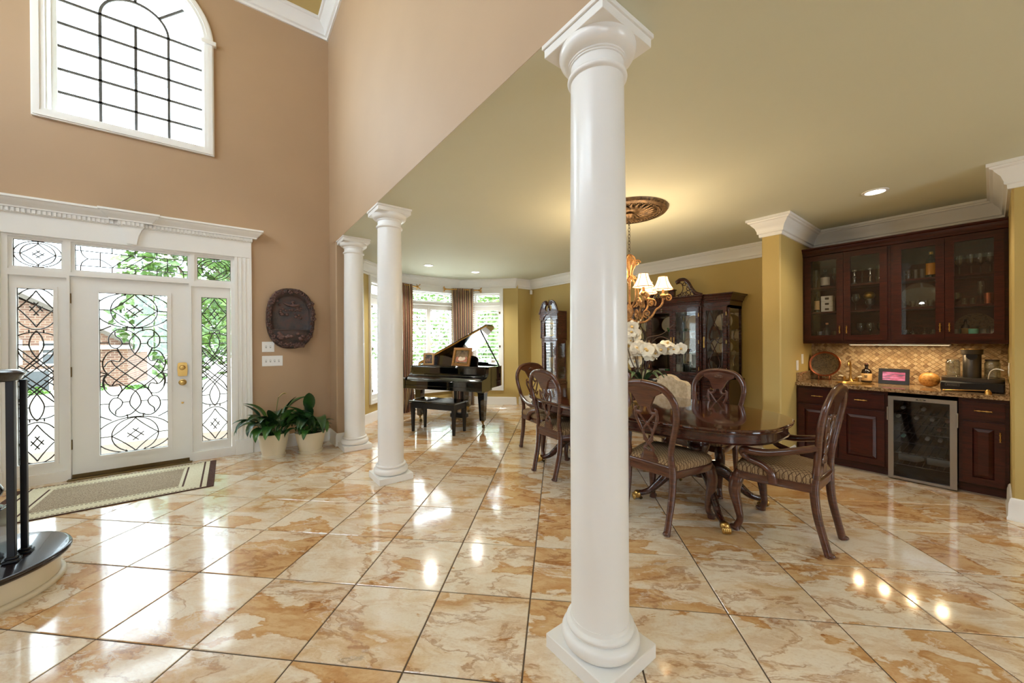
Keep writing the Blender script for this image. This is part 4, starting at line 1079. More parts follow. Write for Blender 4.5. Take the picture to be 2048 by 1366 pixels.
for x in (-.07, .07): MB().box(x - .02, x + .02, .26, .30, .14, .64, .003).build('lyre_post', 'black_satin', pn)
MB().box(-.15, .15, .22, .34, .07, .145, .012).build('pedal_box', 'black_satin', pn)
for x in (-.07, 0, .07): MB().box(x - .014, x + .014, .13, .23, .05, .062, .004).build('pedal', 'brass', pn)
# bench
bn = thing('piano_bench', 'black lacquered piano bench with tapered legs', 'bench', (2.52, 5.125, 0), PA)
MB().box(-.41, .41, -.195, .195, .445, .475, .008).build('seat', 'black_lacquer', bn)
MB().prism(rect(-.385, .385, -.17, .17), .36, .447, 'Z', holes=[rect(-.36, .36, -.145, .145)]).build('apron', 'black_satin', bn, 20)
for sx in (-1, 1):
    for sy in (-1, 1):
        mb = MB(); rings = []
        for z, h in ((.445, .025), (.36, .025), (.0, .016)): c = (sx * .362, sy * .148); rings.append([(c[0] - h, c[1] - h, z), (c[0] + h, c[1] - h, z), (c[0] + h, c[1] + h, z), (c[0] - h, c[1] + h, z)])
        mb.loft(rings[::-1]).build('leg', 'black_satin', bn, 20)
# framed photographs on the piano
def photo_mat(name, stops, sc, seed):
    t = mat(name, (.5, .4, .3, 1), .25, 0, .4); v = t.coords('Object'); mp = t.new('ShaderNodeMapping'); mp.inputs['Location'].default_value = (seed, seed, seed); t.link(v, mp.inputs[0])
    n = t.noise(mp.outputs[0], sc, 4, .55, .5); t.link(t.ramp(n.outputs[0], stops), t.b.inputs['Base Color'])
photo_mat('photo_small', [(.35, srgb(50, 44, 34)), (.5, srgb(104, 76, 50)), (.58, srgb(196, 140, 104)), (.7, srgb(84, 92, 62))], 16, 2)
photo_mat('photo_back', [(.35, srgb(92, 76, 58)), (.6, srgb(146, 122, 96)), (.75, srgb(110, 90, 66))], 9, 4)
photo_mat('photo_fabric', [(.35, srgb(176, 104, 84)), (.55, srgb(206, 140, 116)), (.7, srgb(150, 84, 66))], 20, 6)
photo_mat('photo_cream', [(.35, srgb(232, 208, 180)), (.6, srgb(242, 226, 204))], 14, 8)
def pframe(w, h, loc, rz, tilt, label, big):
    f = thing('photo_frame', label, 'picture frame', loc, rz, 'framed photographs on the piano')
    M = Matrix.Rotation(R(-tilt), 4, 'X'); b = .035 * (1.25 if big else .8)
    mb = MB().prism(rect(-w / 2, w / 2, 0, h), -.012, .012, 'Y', holes=[rect(-w / 2 + b, w / 2 - b, b, h - b)]); mb.xform(M); mb.build('moulding', 'gold_frame_wood', f, 20)
    mb = MB().prism(rect(-w / 2 + b * .7, w / 2 - b * .7, b * .7, h - b * .7), -.016, -.008, 'Y', holes=[rect(-w / 2 + b, w / 2 - b, b, h - b)]); mb.xform(M); mb.build('inner_lip', 'brass', f, 20)
    mb = MB().box(-w / 2 + b, w / 2 - b, .0, .006, b, h - b); mb.xform(M); mb.build('photograph', 'photo_back' if big else 'photo_small', f, 0)
    if big:   # flat printed shapes of the picture: a sofa and pale figures on it
        for nm, m, pts in (('printed_sofa', 'photo_fabric', [(-.115, .07), (.115, .07), (.12, .14), (.09, .155), (.05, .14), (-.05, .14), (-.09, .155), (-.12, .14)]), ('printed_figures', 'photo_cream', [(-.07, .10), (-.03, .085), (.04, .09), (.085, .12), (.06, .15), (.02, .14), (-.03, .155), (-.06, .135)])):
            mb = MB().prism(pts, -.0015 if nm.endswith('fa') else -.0022, .001, 'Y'); mb.xform(M); mb.build(nm, m, f, 0)
    mb = MB().box(-.02, .02, 0, .006, 0, h * .8); mb.xform(Matrix.Translation((0, .012 + math.sin(R(tilt)) * h * .8 + .02, .0)) @ Matrix.Rotation(R(tilt * .6), 4, 'X')); mb.build('easel_back', 'black_satin', f, 0)
def onp(x, y, z): c, s = math.cos(PA), math.sin(PA); return (2.855 + x * c - y * s, 5.39 + x * s + y * c, z)
pframe(.36, .30, onp(.20, -.0, .965), PA + R(-8), 14, 'larger gilt framed family photograph standing on the black piano', True)
pframe(.18, .205, onp(-.42, .0, .965), PA + R(22), 10, 'small gilt framed portrait standing on the black piano', False)

# ------------------------------------------------------------ grandfather clock
ck = thing('grandfather_clock', 'tall wooden grandfather clock with a scrolled top against the gold wall', 'clock', (5.005, 5.31, 0), R(-90))
W2, D = .225, .25
MB().box(-.24, .24, -.012, D + .01, 0, .09, .006).build('plinth', 'clock_wood', ck)
MB().box(-W2, W2, 0, D, .09, .52, .006).build('base_cabinet', 'clock_wood', ck)
MB().prism(rect(-.15, .15, .15, .46), -.01, .002, 'Y').build('base_panel', 'clock_wood', ck)
MB().box(-.235, .235, -.012, D + .005, .52, .56, .01).build('waist_moulding', 'clock_wood', ck)
mb = MB().prism(rect(-.205, .205, 0, D), .56, 1.37, 'Z', holes=[rect(-.18, .18, .03, D - .012)]); mb.v = [v for v in mb.v]; 
mb = MB(); mb.box(-.205, -.19, 0, D, .56, 1.37); mb.box(.19, .205, .0, .03, .56, 1.37); mb.box(.19, .205, D - .03, D, .56, 1.37); mb.box(.19, .205, .03, D - .03, .56, .62); mb.box(.19, .205, .03, D - .03, 1.31, 1.37); mb.box(-.19, .19, D - .01, D, .56, 1.37); mb.build('waist_case', 'clock_wood', ck, 0)
MB().box(.195, .199, .03, D - .03, .62, 1.31).build('side_glass', 'cabinet_glass', ck, 0)
dr = MB().prism(rect(-.19, .19, .57, 1.36), -.012, .008, 'Y', holes=[rect(-.14, .14, .62, 1.325)]).build('waist_door', 'clock_wood', ck, 20)
MB().box(-.14, .14, -.002, .002, .62, 1.325).build('door_glass', 'cabinet_glass', dr, 0)
for sx in (-1, 1): MB().lathe([(.014, .57), (.016, .6), (.011, .66), (.012, 1.26), (.016, 1.32), (.014, 1.36)], 12, (sx * .205, -.004, 0)).build('quarter_column', 'clock_wood', ck, 50)
pd = MB().tube([(0, .12, 1.36), (0, .12, .80)], .006, 6); pd.lathe([(0, -.006), (.075, -.005), (.08, 0), (.075, .005), (0, .006)], 28, (0, .115, .76), 'Y'); pd.build('pendulum', 'brass', ck, 50)
for x in (-.07, 0, .07): MB().lathe([(0, .82), (.022, .825), (.024, .84), (.024, 1.02), (.02, 1.035), (.004, 1.04), (.003, 1.36)], 16, (x, .08, 0)).build('weight', 'brass', ck, 50)
MB().box(-.235, .235, -.014, D + .005, 1.365, 1.40, .008).build('hood_moulding', 'clock_wood', ck)
mb = MB(); mb.box(-.23, -.21, -.0, D, 1.40, 1.92); mb.box(.21, .23, .0, D, 1.40, 1.92); mb.box(-.21, .21, D - .012, D, 1.40, 1.92); mb.box(-.23, .23, .0, D, 1.92, 1.94); mb.build('hood_case', 'clock_wood', ck, 0)
ga = arch(0, 1.67, .145, 1.45, 20)
MB().prism([(-.215, 1.40), (.215, 1.40), (.215, 1.78)] + arc(0, 1.70, .2, 22, 158, 16) + [(-.215, 1.78)], -.012, .008, 'Y', holes=[ga]).build('hood_door', 'clock_wood', ck, 25)
MB().prism(ga, -.002, .002, 'Y').build('hood_glass', 'cabinet_glass', ck, 0)
simple('dial_cream', (232, 224, 200), .4, vary=.03)
dl = MB().prism(arch(0, 1.67, .15, 1.44, 20), .05, .056, 'Y').build('dial', 'dial_cream', ck, 0)
MB().lathe([(.112, 0), (.122, -.003), (.132, 0)], 40, (0, .049, 1.585), 'Y', cap=False).build('chapter_ring', 'brass', dl, 50)
mb = MB()
for h in range(12):
    a = R(30 * h); mb.tube([(.085 * math.sin(a), .048, 1.585 + .085 * math.cos(a)), (.106 * math.sin(a), .048, 1.585 + .106 * math.cos(a))], .004, 4)
o = mb.build('hour_marks', 'black_satin', dl, 0); o['kind'] = 'stuff'
MB().tube([(0, .046, 1.585), (.05, .046, 1.62)], .004, 4).build('hour_hand', 'black_satin', dl); MB().tube([(0, .045, 1.585), (-.03, .045, 1.67)], .003, 4).build('minute_hand', 'black_satin', dl)
for sx in (-1, 1): MB().lathe([(.013, 1.41), (.015, 1.43), (.01, 1.5), (.013, 1.6), (.009, 1.72), (.014, 1.77)], 12, (sx * .222, -.02, 0)).build('hood_column', 'clock_wood', ck, 50)
# scrolled pediment board
tym = [(-.25, 1.78), (-.16, 1.78)] + arc(0, 1.72, .17, 158, 22, 14) + [(.16, 1.78), (.25, 1.78), (.25, 1.90)] + [(p.x, p.y) for p in bez([(.25, 1.92, 0), (.215, 2.0, 0), (.16, 2.10, 0), (.09, 2.13, 0), (.045, 2.10, 0), (.05, 2.06, 0), (.085, 2.05, 0), (.10, 2.0, 0), (.07, 1.95, 0), (.03, 1.94, 0), (.025, 1.99, 0), (0, 2.0, 0)], 4)]
tym = tym + [(-p[0], p[1]) for p in tym[::-1] if p[0] > .001 and p[1] > 1.89]
MB().prism(tym, -.03, .01, 'Y').build('pediment', 'clock_wood', ck, 25)
for s in (-1, 1):
    MB().tube([(s * p.x, -.02, p.y) for p in bez([(.27, 1.90, 0), (.25, 1.93, 0), (.22, 2.01, 0), (.165, 2.105, 0), (.09, 2.138, 0), (.05, 2.11, 0)], 5)], .02, 8, .028).build('swan_neck', 'clock_wood', ck, 60)
    MB().lathe([(0, -.05), (.026, -.048), (.03, -.02), (.026, .015)], 16, (s * .066, 0, 2.088), 'Y').build('rosette', 'clock_wood', ck, 50)
MB().lathe([(.02, 2.0), (.022, 2.03), (.012, 2.05), (.02, 2.08), (.022, 2.1), (.01, 2.12), (.004, 2.16), (0, 2.175)], 14, (0, -.01, 0)).build('finial', 'clock_wood', ck, 50)
# ------------------------------------------------------------ dining chairs
def seat_fabric():
    t = mat('seat_fabric', srgb(150, 120, 88), .85, 0, 0, .2); v = t.coords('Object')
    mp = t.new('ShaderNodeMapping'); mp.inputs['Rotation'].default_value = (0, 0, R(45)); mp.inputs['Scale'].default_value = (52, 52, 52); t.link(v, mp.inputs[0])
    sp = t.new('ShaderNodeSeparateXYZ'); t.link(mp.outputs[0], sp.inputs[0]); outs = []
    for k in (0, 1):
        f = t.new('ShaderNodeMath', operation='FRACT'); t.link(sp.outputs[k], f.inputs[0]); outs.append(t.ramp(f.outputs[0], [(0, (0, 0, 0, 1)), (.13, (0, 0, 0, 1)), (.2, (1, 1, 1, 1))]))
    g = t.mix(1.0, outs[0], outs[1], 'MULTIPLY'); n = t.noise(v, 120, 2)
    c = t.mix(g, srgb(84, 60, 44), t.ramp(n.outputs[0], [(.3, srgb(146, 118, 86)), (.7, srgb(172, 144, 106))])); t.link(c, t.b.inputs['Base Color'])
seat_fabric()
def cream_fabric():
    t = mat('cream_fabric', srgb(214, 198, 168), .85, 0, 0, .2); v = t.coords('Object'); n = t.noise(v, 26, 5, .6, .6)
    t.link(t.ramp(n.outputs[0], [(.38, srgb(200, 182, 150)), (.6, srgb(224, 210, 184))]), t.b.inputs['Base Color']); t.bump(n.outputs[0], .2, .004)
cream_fabric()
def by(z):            # lean of the back as a function of height
    t = max(0, z - .44); return -.195 - .05 * t - .16 * t * t
def bar(pts, w, th, name, parent, m='chair_wood', n=6, seg=8):
    P = bez([(x, 0, z) for x, z in pts], n); P = [Vector((p.x, by(p.z), p.z)) for p in P]
    ws = lerp_list(w, len(P)) if isinstance(w, (list, tuple)) else w
    ts = lerp_list(th, len(P)) if isinstance(th, (list, tuple)) else th
    return MB().tube(P, ws, seg, ts, up=(0, 1, .0)).build(name, m, parent, 60)
def dining_chair(arms, label, loc, rz, group):
    c = thing('dining_armchair' if arms else 'dining_chair', label, 'armchair' if arms else 'chair', loc, rz, group)
    # seat
    pts = [(-.20, -.205), (.20, -.205)] + [(p.x, p.y) for p in bez([(.20, -.205, 0), (.245, 0, 0), (.272, .17, 0), (.25, .24, 0), (.13, .262, 0), (0, .268, 0), (-.13, .262, 0), (-.25, .24, 0), (-.272, .17, 0), (-.245, 0, 0), (-.20, -.205, 0)], 5)][1:-1]
    def sc(k, dz=0): return [(p[0] * k, p[1] * k, dz) for p in pts]
    MB().loft([sc(.985, .385), sc(.995, .39), sc(1.0, .43), sc(.99, .438)]).build('seat_rail', 'chair_wood', c, 40)
    MB().loft([sc(.97, .436), sc(.99, .452), sc(.985, .474), sc(.93, .496), sc(.75, .512), sc(.35, .52), sc(.02, .52)]).build('cushion', 'seat_fabric', c, 60)
    # front cabriole legs
    for s in (-1, 1):
        P = bez([(s * .225, .215, .43), (s * .245, .238, .36), (s * .252, .25, .28), (s * .238, .232, .16), (s * .232, .222, .08), (s * .242, .238, .03), (s * .246, .246, .0)], 5)
        rr = lerp_list([.036, .042, .038, .028, .022, .023, .029], len(P)); l = MB().tube(P, rr, 10).build('leg', 'chair_wood', c, 60)
        MB().ball((s * .246, .256, .016), .03, .034, .0159, 10, 6).build('foot', 'chair_wood', l, 60)
        MB().ball((s * .252, .27, .355), .02, .012, .05, 8, 6).build('knee_carving', 'chair_wood', l, 60)
    # rear legs run up into the back posts
    for s in (-1, 1):
        P = bez([(s * .172, -.262, .0), (s * .176, -.238, .10), (s * .18, -.205, .25), (s * .182, -.192, .40), (s * .180, by(.47), .47)], 5)
        l = MB().tube(P, lerp_list([.024, .023, .025, .027, .025], len(P)), 8).build('leg', 'chair_wood', c, 60)
        MB().ball((s * .172, -.270, .016), .022, .027, .0158, 8, 6).build('foot', 'chair_wood', l, 60)
        P = bez([(s * .181, by(.45), .45), (s * .172, by(.54), .54), (s * .188, by(.64), .64), (s * .222, by(.76), .76), (s * .238, by(.86), .86), (s * .226, by(.94), .94), (s * .182, by(1.005), 1.005), (s * .12, by(1.04), 1.04), (0, by(1.056), 1.056)], 5)
        MB().tube(P, lerp_list([.025, .022, .022, .022, .023, .026, .028, .027, .027], len(P)), 10, lerp_list([.023, .02, .019, .019, .019, .018, .017, .017, .017], len(P)), up=(0, 1, 0)).build('back_post', 'chair_wood', c, 60)
    # crest
    cr = [(-.15, 1.02), (-.07, 1.045), (0, 1.05), (.07, 1.045), (.15, 1.02), (.14, .99), (.09, .965), (.07, .93), (.045, .88), (-.045, .88), (-.07, .93), (-.09, .965), (-.14, .99)]
    mb = MB().prism(cr, -.011, .011, 'Y'); mb.v = [(p[0], p[1] + by(p[2]), p[2]) for p in mb.v]; cs = mb.build('crest_rail', 'chair_wood', c, 40)
    for k in range(7):
        a = R(-72 + 24 * k); P = [(0, by(.985) + .014, .985), (.022 * math.sin(a), by(1.0) + .018, .985 + .02 * math.cos(a)), (.042 * math.sin(a), by(1.02) + .013, .985 + .036 * math.cos(a))]
        MB().tube(P, [.003, .006, .005], 6).build('shell_carving', 'chair_wood', cs, 60)
    # pierced splat
    sp = MB()
    def add(pts, w, th=.0075):
        P = bez([(x, 0, z) for x, z in pts], 5); P = [Vector((p.x, by(p.z), p.z)) for p in P]; ws = lerp_list(w, len(P)) if isinstance(w, (list, tuple)) else w
        sp.tube(P, ws, 6, th, up=(0, 1, 0))
    for s in (-1, 1):
        add([(s * .028, .90), (s * .03, .86), (s * .045, .835), (s * .078, .835), (s * .088, .855), (s * .072, .868)], [.018, .012, .012, .012, .011, .008])
        add([(s * .085, .85), (s * .088, .80), (s * .062, .73), (s * .035, .67), (s * .03, .62)], [.011, .013, .012, .011, .012])
        add([(s * .07, .835), (s * .02, .77), (s * -.03, .71), (s * -.032, .66), (s * 0, .615)], [.009, .008, .008, .008, .01])
        add([(s * .03, .63), (s * .008, .60), (s * .035, .565), (s * .02, .535), (s * .045, .49), (s * .055, .44)], [.011, .012, .013, .02, .026, .03])
    sp.box(-.04, .04, -.0075, .0075, .44, .545); sp.v[-8:] = [(p[0], p[1] + by(p[2]), p[2]) for p in sp.v[-8:]]
    sp.build('back_splat', 'chair_wood', c, 60)
    MB().tube([(-.18, by(.45), .45), (0, by(.45) - .006, .452), (.18, by(.45), .45)], .018, 8, .022, up=(0, 0, 1)).build('shoe_rail', 'chair_wood', c, 60)
    if arms:
        for s in (-1, 1):
            P = bez([(s * .205, by(.68) + .005, .68), (s * .245, -.12, .65), (s * .29, .02, .612), (s * .31, .11, .605), (s * .305, .165, .608), (s * .292, .185, .58), (s * .278, .15, .54), (s * .27, .07, .515), (s * .272, .02, .475), (s * .272, .005, .41)], 6)
            MB().tube(P, lerp_list([.021, .022, .024, .026, .024, .021, .02, .022, .026, .028], len(P)), 10).build('arm', 'chair_wood', c, 60)
    return c
GA = 'carved mahogany chairs around the dining table'
A_ = dining_chair(True, 'carved armchair with its back to the bar, at the near end of the table', (3.14, .885, 0), 0, GA)
B_ = dining_chair(False, 'carved dining chair tucked in right behind the nearest white column', (2.68, 1.56, 0), R(-90), GA)
copy_tree(A_, (3.145, 3.435, 0), PI, 'carved armchair at the far end of the table, toward the piano')
copy_tree(B_, (2.78, 2.74, 0), R(-95.8), 'carved dining chair on the foyer side near the clock end of the table')
copy_tree(B_, (3.60, 1.67, 0), R(88), 'carved dining chair on the china cabinet side, facing the camera across the table')
copy_tree(B_, (3.60, 2.92, 0), R(90), 'carved dining chair on the china cabinet side, mostly hidden by the nearest column')
# upholstered chair
u = thing('upholstered_chair', 'cream upholstered dining chair with a curved top behind the table', 'chair', (3.80, 2.30, 0), R(90))
bk = [(-.24, .45), (.24, .45), (.245, .86)] + [(p.x, p.y) for p in bez([(.245, .86, 0), (.21, .895, 0), (.13, .91, 0), (.07, .95, 0), (0, .965, 0), (-.07, .95, 0), (-.13, .91, 0), (-.21, .895, 0), (-.245, .86, 0)], 5)][1:]
mb = MB().prism(bk, -.30, -.21, 'Y'); o = mb.build('backrest', 'cream_fabric', u, 40); md = o.modifiers.new('round', 'BEVEL'); md.width = .018; md.segments = 3
MB().box(-.25, .25, -.25, .24, .34, .48, .03).build('seat', 'cream_fabric', u, 50)
for sx in (-1, 1):
    for sy in (-1, 1): MB().tube([(sx * .21, sy * .2, .34), (sx * .215, sy * .205 - (.0 if sy > 0 else .03), .0)], [.024, .016], 4).build('leg', 'chair_wood', u, 20)

# ------------------------------------------------------------ dining table
tb = thing('dining_table', 'long polished mahogany pedestal table with rounded ends and brass paw feet', 'table', (3.135, 2.13, 0))
def sup(a, b, n=72, p=2.9): return [(a * math.copysign(abs(math.cos(t)) ** (2 / p), math.cos(t)), b * math.copysign(abs(math.sin(t)) ** (2 / p), math.sin(t))) for t in [2 * PI * i / n for i in range(n)]]
TA, TB = .632, 1.25
def ring(k, z): return [(p[0], p[1], z) for p in sup(TA - k, TB - k)]
MB().loft([ring(.03, .722), ring(.012, .724), ring(.006, .732), ring(.01, .738), ring(.002, .744), ring(0, .752), ring(.006, .759), ring(.02, .76)]).build('table_top', 'table_wood', tb, 30)
MB().loft([ring(.042, .646), ring(.036, .652), ring(.036, .722)]).build('apron', 'mahogany', tb, 30)
o = MB().loft([ring(.034, .646), ring(.027, .652), ring(.034, .658)], cap=False).build('apron_bead', 'mahogany', tb, 40)
for yc in (-.62, .62):
    MB().lathe([(.11, .645), (.115, .63), (.06, .62), (.052, .58), (.085, .55), (.092, .50), (.075, .44), (.055, .40), (.065, .38), (.05, .36), (.055, .33), (.09, .31), (.095, .27), (.09, .235), (.05, .225), (.0, .22)], 28, (0, yc, 0)).build('pedestal', 'mahogany', tb, 50)
    for k in range(4):
        a = R(45 + 90 * k); d = Vector((math.cos(a), math.sin(a), 0)); b0 = Vector((0, yc, 0))
        P = [b0 + d * r + Vector((0, 0, z)) for r, z in ((.06, .29), (.13, .30), (.22, .25), (.31, .16), (.39, .085), (.45, .06), (.485, .055))]
        P = bez(P, 4); l = MB().tube(P, lerp_list([.034, .034, .032, .028, .024, .022, .022], len(P)), 8, lerp_list([.05, .052, .045, .036, .028, .024, .024], len(P)), up=(0, 0, 1)).build('pedestal_leg', 'mahogany', tb, 60)
        q = b0 + d * .50; e = Vector((-d.y, d.x, 0)); mb = MB().ball((q.x, q.y, .045), .034, .034, .036, 10, 7)
        for j in (-1.2, -.4, .4, 1.2): r_ = q + d * .028 + e * .016 * j; mb.ball((r_.x, r_.y, .026), .014, .014, .025, 8, 6)
        mb.build('paw_foot', 'brass', l, 60)
        MB().lathe([(0, -.008), (.012, -.008), (.012, .008), (0, .008)], 12, (q.x - d.x * .03, q.y - d.y * .03, .012), 'X').build('caster', 'dark_brass', l)
# ------------------------------------------------------------ orchid centrepiece
simple('planter_dark', (34, 34, 30), .3, coat=.5, vary=.15); simple('gilt', (176, 140, 80), .4, .8, vary=.15, scale=30)
simple('petal', (240, 230, 206), .55, vary=.03, scale=20); simple('petal_core', (226, 186, 110), .5); simple('twig', (74, 56, 44), .8, vary=.2, scale=30); leaf_mat('orchid_leaf', (40, 66, 38), (70, 100, 58))
oc = thing('orchid_arrangement', 'white orchids with twigs in a dark bowl on the dining table', 'flowers', (3.17, 2.06, .7605))
MB().lathe([(0, 0), (.085, 0), (.09, .012), (.05, .025), (.03, .05), (.032, .09), (.05, .115), (.06, .13), (0, .13)], 24).build('stand', 'gilt', oc, 50)
MB().lathe([(0, .13), (.06, .13), (.11, .16), (.13, .20), (.134, .225), (.122, .225), (.115, .20), (0, .19)], 32).build('bowl', 'planter_dark', oc, 50)
MB().lathe([(0, .212), (.118, .205), (0, .19)], 20).build('soil', 'soil', oc)
random.seed(4)
def pet_mesh():
    mb = MB()
    for k in range(5):
        a = R(72 * k + 90); w = .026 if k in (1, 4) else .016; L = .036; rows = []
        for i in range(5):
            t = i / 4; ww = w * math.sin(PI * (.12 + .8 * t)) ** .8; c = (L * t * math.cos(a), L * t * math.sin(a), .006 * math.sin(PI * t))
            e = (-math.sin(a), math.cos(a)); rows.append([(c[0] - e[0] * ww, c[1] - e[1] * ww, c[2] + .003), (c[0], c[1], c[2]), (c[0] + e[0] * ww, c[1] + e[1] * ww, c[2] + .003)])
        mb.loft(rows, False, False)
    me = mb.mesh('blossom', 70, fix=False); me.materials.append(MATS['petal']); return me
PET = pet_mesh(); cr = MB().ball((0, 0, .008), .008, .007, .01, 8, 5).mesh('blossom_core', 60); cr.materials.append(MATS['petal_core'])
camd = Vector((-.83, -.55, .1))
def spray(pts, n, t0=.45):
    P = bez(pts, 8); MB().tube(P, lerp_list([.004, .003, .0015], len(P)), 5).build('flower_stem', 'twig', oc, 60)
    for i in range(n):
        t = t0 + (1 - t0) * i / max(1, n - 1); q = P[min(len(P) - 1, int(t * (len(P) - 1)))]
        if t < .8:
            o = bpy.data.objects.new('blossom', PET); COL.objects.link(o); o.parent = oc
            dirv = (camd + Vector((random.uniform(-.8, .8), random.uniform(-.8, .8), random.uniform(-.5, .3)))).normalized()
            o.location = q + dirv * .02 + Vector((random.uniform(-.03, .03), random.uniform(-.03, .03), random.uniform(-.03, .02))); o.rotation_euler = dirv.to_track_quat('Z', 'Y').to_euler(); s = random.uniform(1.3, 1.9); o.scale = (s, s, s)
            k = bpy.data.objects.new('blossom_core', cr); COL.objects.link(k); k.parent = o
        else: MB().ball((q.x, q.y, q.z), .012 - .006 * (t - .8) * 4, None, None, 8, 6).build('bud', 'petal', oc, 60, loc=(random.uniform(-.008, .008), random.uniform(-.008, .008), 0))
spray([(.02, 0, .21), (.03, -.02, .38), (.02, -.06, .50), (.06, -.18, .52), (.12, -.30, .56), (.14, -.36, .55)], 24, .36)
spray([(-.02, .02, .21), (-.03, .03, .40), (-.04, .02, .54), (-.02, -.06, .50), (0, -.14, .43)], 20, .4)
spray([(0, .04, .21), (.02, .08, .42), (0, .1, .6), (-.01, .07, .72), (0, .03, .80)], 13, .5)
spray([(.03, .03, .21), (.06, .08, .36), (.04, .16, .48), (.02, .22, .45)], 12, .45)
for pts in ([(.0, .0, .2), (.05, -.06, .5), (.04, -.02, .62), (.07, -.16, .66), (.1, -.26, .75)], [(.02, .03, .2), (.06, .02, .45), (.1, -.1, .63), (.1, -.24, .6)], [(-.02, 0, .2), (-.05, .06, .5), (0, .1, .75)], [(-.03, -.02, .2), (-.06, .08, .4), (-.06, .14, .6)]):
    P = bez(pts, 6); MB().tube(P, lerp_list([.006, .005, .002], len(P)), 5).build('twig', 'twig', oc, 60)
for k in range(9):
    a = k * 2.4; L = random.uniform(.16, .24); rows = []
    for i in range(8):
        t = i / 7; w = .026 * math.sin(PI * (.1 + .85 * t)) ** .8; r = .03 + L * t; z = .205 + .13 * math.sin(t * 2.3) - .05 * t
        e = (-math.sin(a), math.cos(a)); rows.append([(r * math.cos(a) - e[0] * w, r * math.sin(a) - e[1] * w, z + .012), (r * math.cos(a), r * math.sin(a), z), (r * math.cos(a) + e[0] * w, r * math.sin(a) + e[1] * w, z + .012)])
    MB().loft(rows, False, False).build('leaf', 'orchid_leaf', oc, 80)

# ------------------------------------------------------------ chandelier and ceiling medallion
def bronze_gold(name, a, b, rough, metal, sc):
    t = mat(name, srgb(*b), rough, metal); v = t.coords('Object'); n = t.noise(v, sc, 5, .6)
    t.link(t.ramp(n.outputs[0], [(.35, srgb(*a)), (.65, srgb(*b))]), t.b.inputs['Base Color'])
bronze_gold('medallion_bronze', (70, 52, 38), (142, 112, 76), .4, .5, 40); bronze_gold('chandelier_gold', (126, 84, 46), (204, 156, 96), .45, .35, 30); simple('chain_brown', (70, 56, 42), .5, .5)
CX, CY = 3.225, 2.24
md = thing('ceiling_medallion', 'round bronze ceiling medallion with leaf relief above the chandelier', 'medallion', (CX, CY, ZC))
MB().lathe([(.0, -.03), (.05, -.032), (.07, -.026), (.085, -.018), (.1, -.022), (.27, -.014), (.285, -.024), (.30, -.03), (.312, -.022), (.325, -.034), (.315, -.038), (.358, -.03), (.372, -.012), (.374, -.0005)], 64).build('disc', 'medallion_bronze', md, 40)
mb = MB()
for k in range(26):
    a = 2 * PI * k / 26; c, s = math.cos(a), math.sin(a)
    mb.tube([(c * .10, s * .10, -.022), (c * .16 - s * .018, s * .16 + c * .018, -.034), (c * .22 + s * .012, s * .22 - c * .012, -.036), (c * .265, s * .265, -.022)], [.006, .017, .015, .004], 6, [.004, .009, .009, .003], up=(0, 0, 1))
o = mb.build('leaf_relief', 'medallion_bronze', md, 60); o['kind'] = 'stuff'
mb = MB()
for k in range(60):
    a = 2 * PI * k / 60; mb.ball((.293 * math.cos(a), .293 * math.sin(a), -.03), .011, seg=6, rings=4)
o = mb.build('bead_ring', 'medallion_bronze', md, 60); o['kind'] = 'stuff'
ch = thing('chandelier', 'scrolled gilt chandelier with lit fabric shades on a chain', 'chandelier', (CX, CY, 0))
MB().lathe([(0, 2.646), (.05, 2.645), (.055, 2.63), (.03, 2.61), (.012, 2.60), (.0, 2.598)], 24).build('canopy', 'medallion_bronze', ch, 50)
lk = MB().tube([(.011 * math.cos(a), 0, .02 * math.sin(a)) for a in [2 * PI * i / 10 for i in range(10)]], .0028, 5, closed=True).mesh('chain_link', 60); lk.materials.append(MATS['chain_brown'])
for i in range(11):
    o = bpy.data.objects.new('chain_link', lk); COL.objects.link(o); o.parent = ch; o.location = (0, 0, 2.585 - .033 * i); o.rotation_euler = (0, 0, PI / 2 * (i % 2))
def shade_mat():
    m = bpy.data.materials.new('lit_shade'); m.use_nodes = True; nt = m.node_tree; b = nt.nodes['Principled BSDF']
    b.inputs['Base Color'].default_value = srgb(244, 226, 190); b.inputs['Roughness'].default_value = .8
    b.inputs['Emission Color'].default_value = (1, .82, .52, 1); b.inputs['Emission Strength'].default_value = .95; MATS['lit_shade'] = m
shade_mat(); emit('bulb_glow', (1, .82, .55, 1), 12)
def scroll(cx, cz, r0, r1, a0, a1, n=26): return [(cx + (r0 + (r1 - r0) * i / n) * math.cos(R(a0 + (a1 - a0) * i / n)), cz + (r0 + (r1 - r0) * i / n) * math.sin(R(a0 + (a1 - a0) * i / n))) for i in range(n + 1)]
MB().lathe([(.006, 2.24), (.012, 2.22), (.03, 2.16), (.018, 2.11), (.012, 2.05), (.02, 2.02), (.03, 1.99), (.015, 1.95), (.010, 1.86), (.012, 1.74), (.03, 1.70), (.042, 1.66), (.03, 1.61), (.014, 1.57), (.02, 1.53), (.035, 1.51), (.02, 1.48), (.008, 1.455), (0, 1.44)], 20).build('stem', 'chandelier_gold', ch, 50)
mb = MB()
for k in range(6):
    a = R(60 * k + 12)
    for (r, z) in ((.03, 2.0), (.025, 1.5)):
        mb.tube([(r * .4 * math.cos(a), r * .4 * math.sin(a), z), (.05 * math.cos(a), .05 * math.sin(a), z + .01), (.075 * math.cos(a), .075 * math.sin(a), z - .03)], [.006, .014, .003], 6)
o = mb.build('leaf_tips', 'chandelier_gold', ch, 60); o['kind'] = 'stuff'
NARM = 6
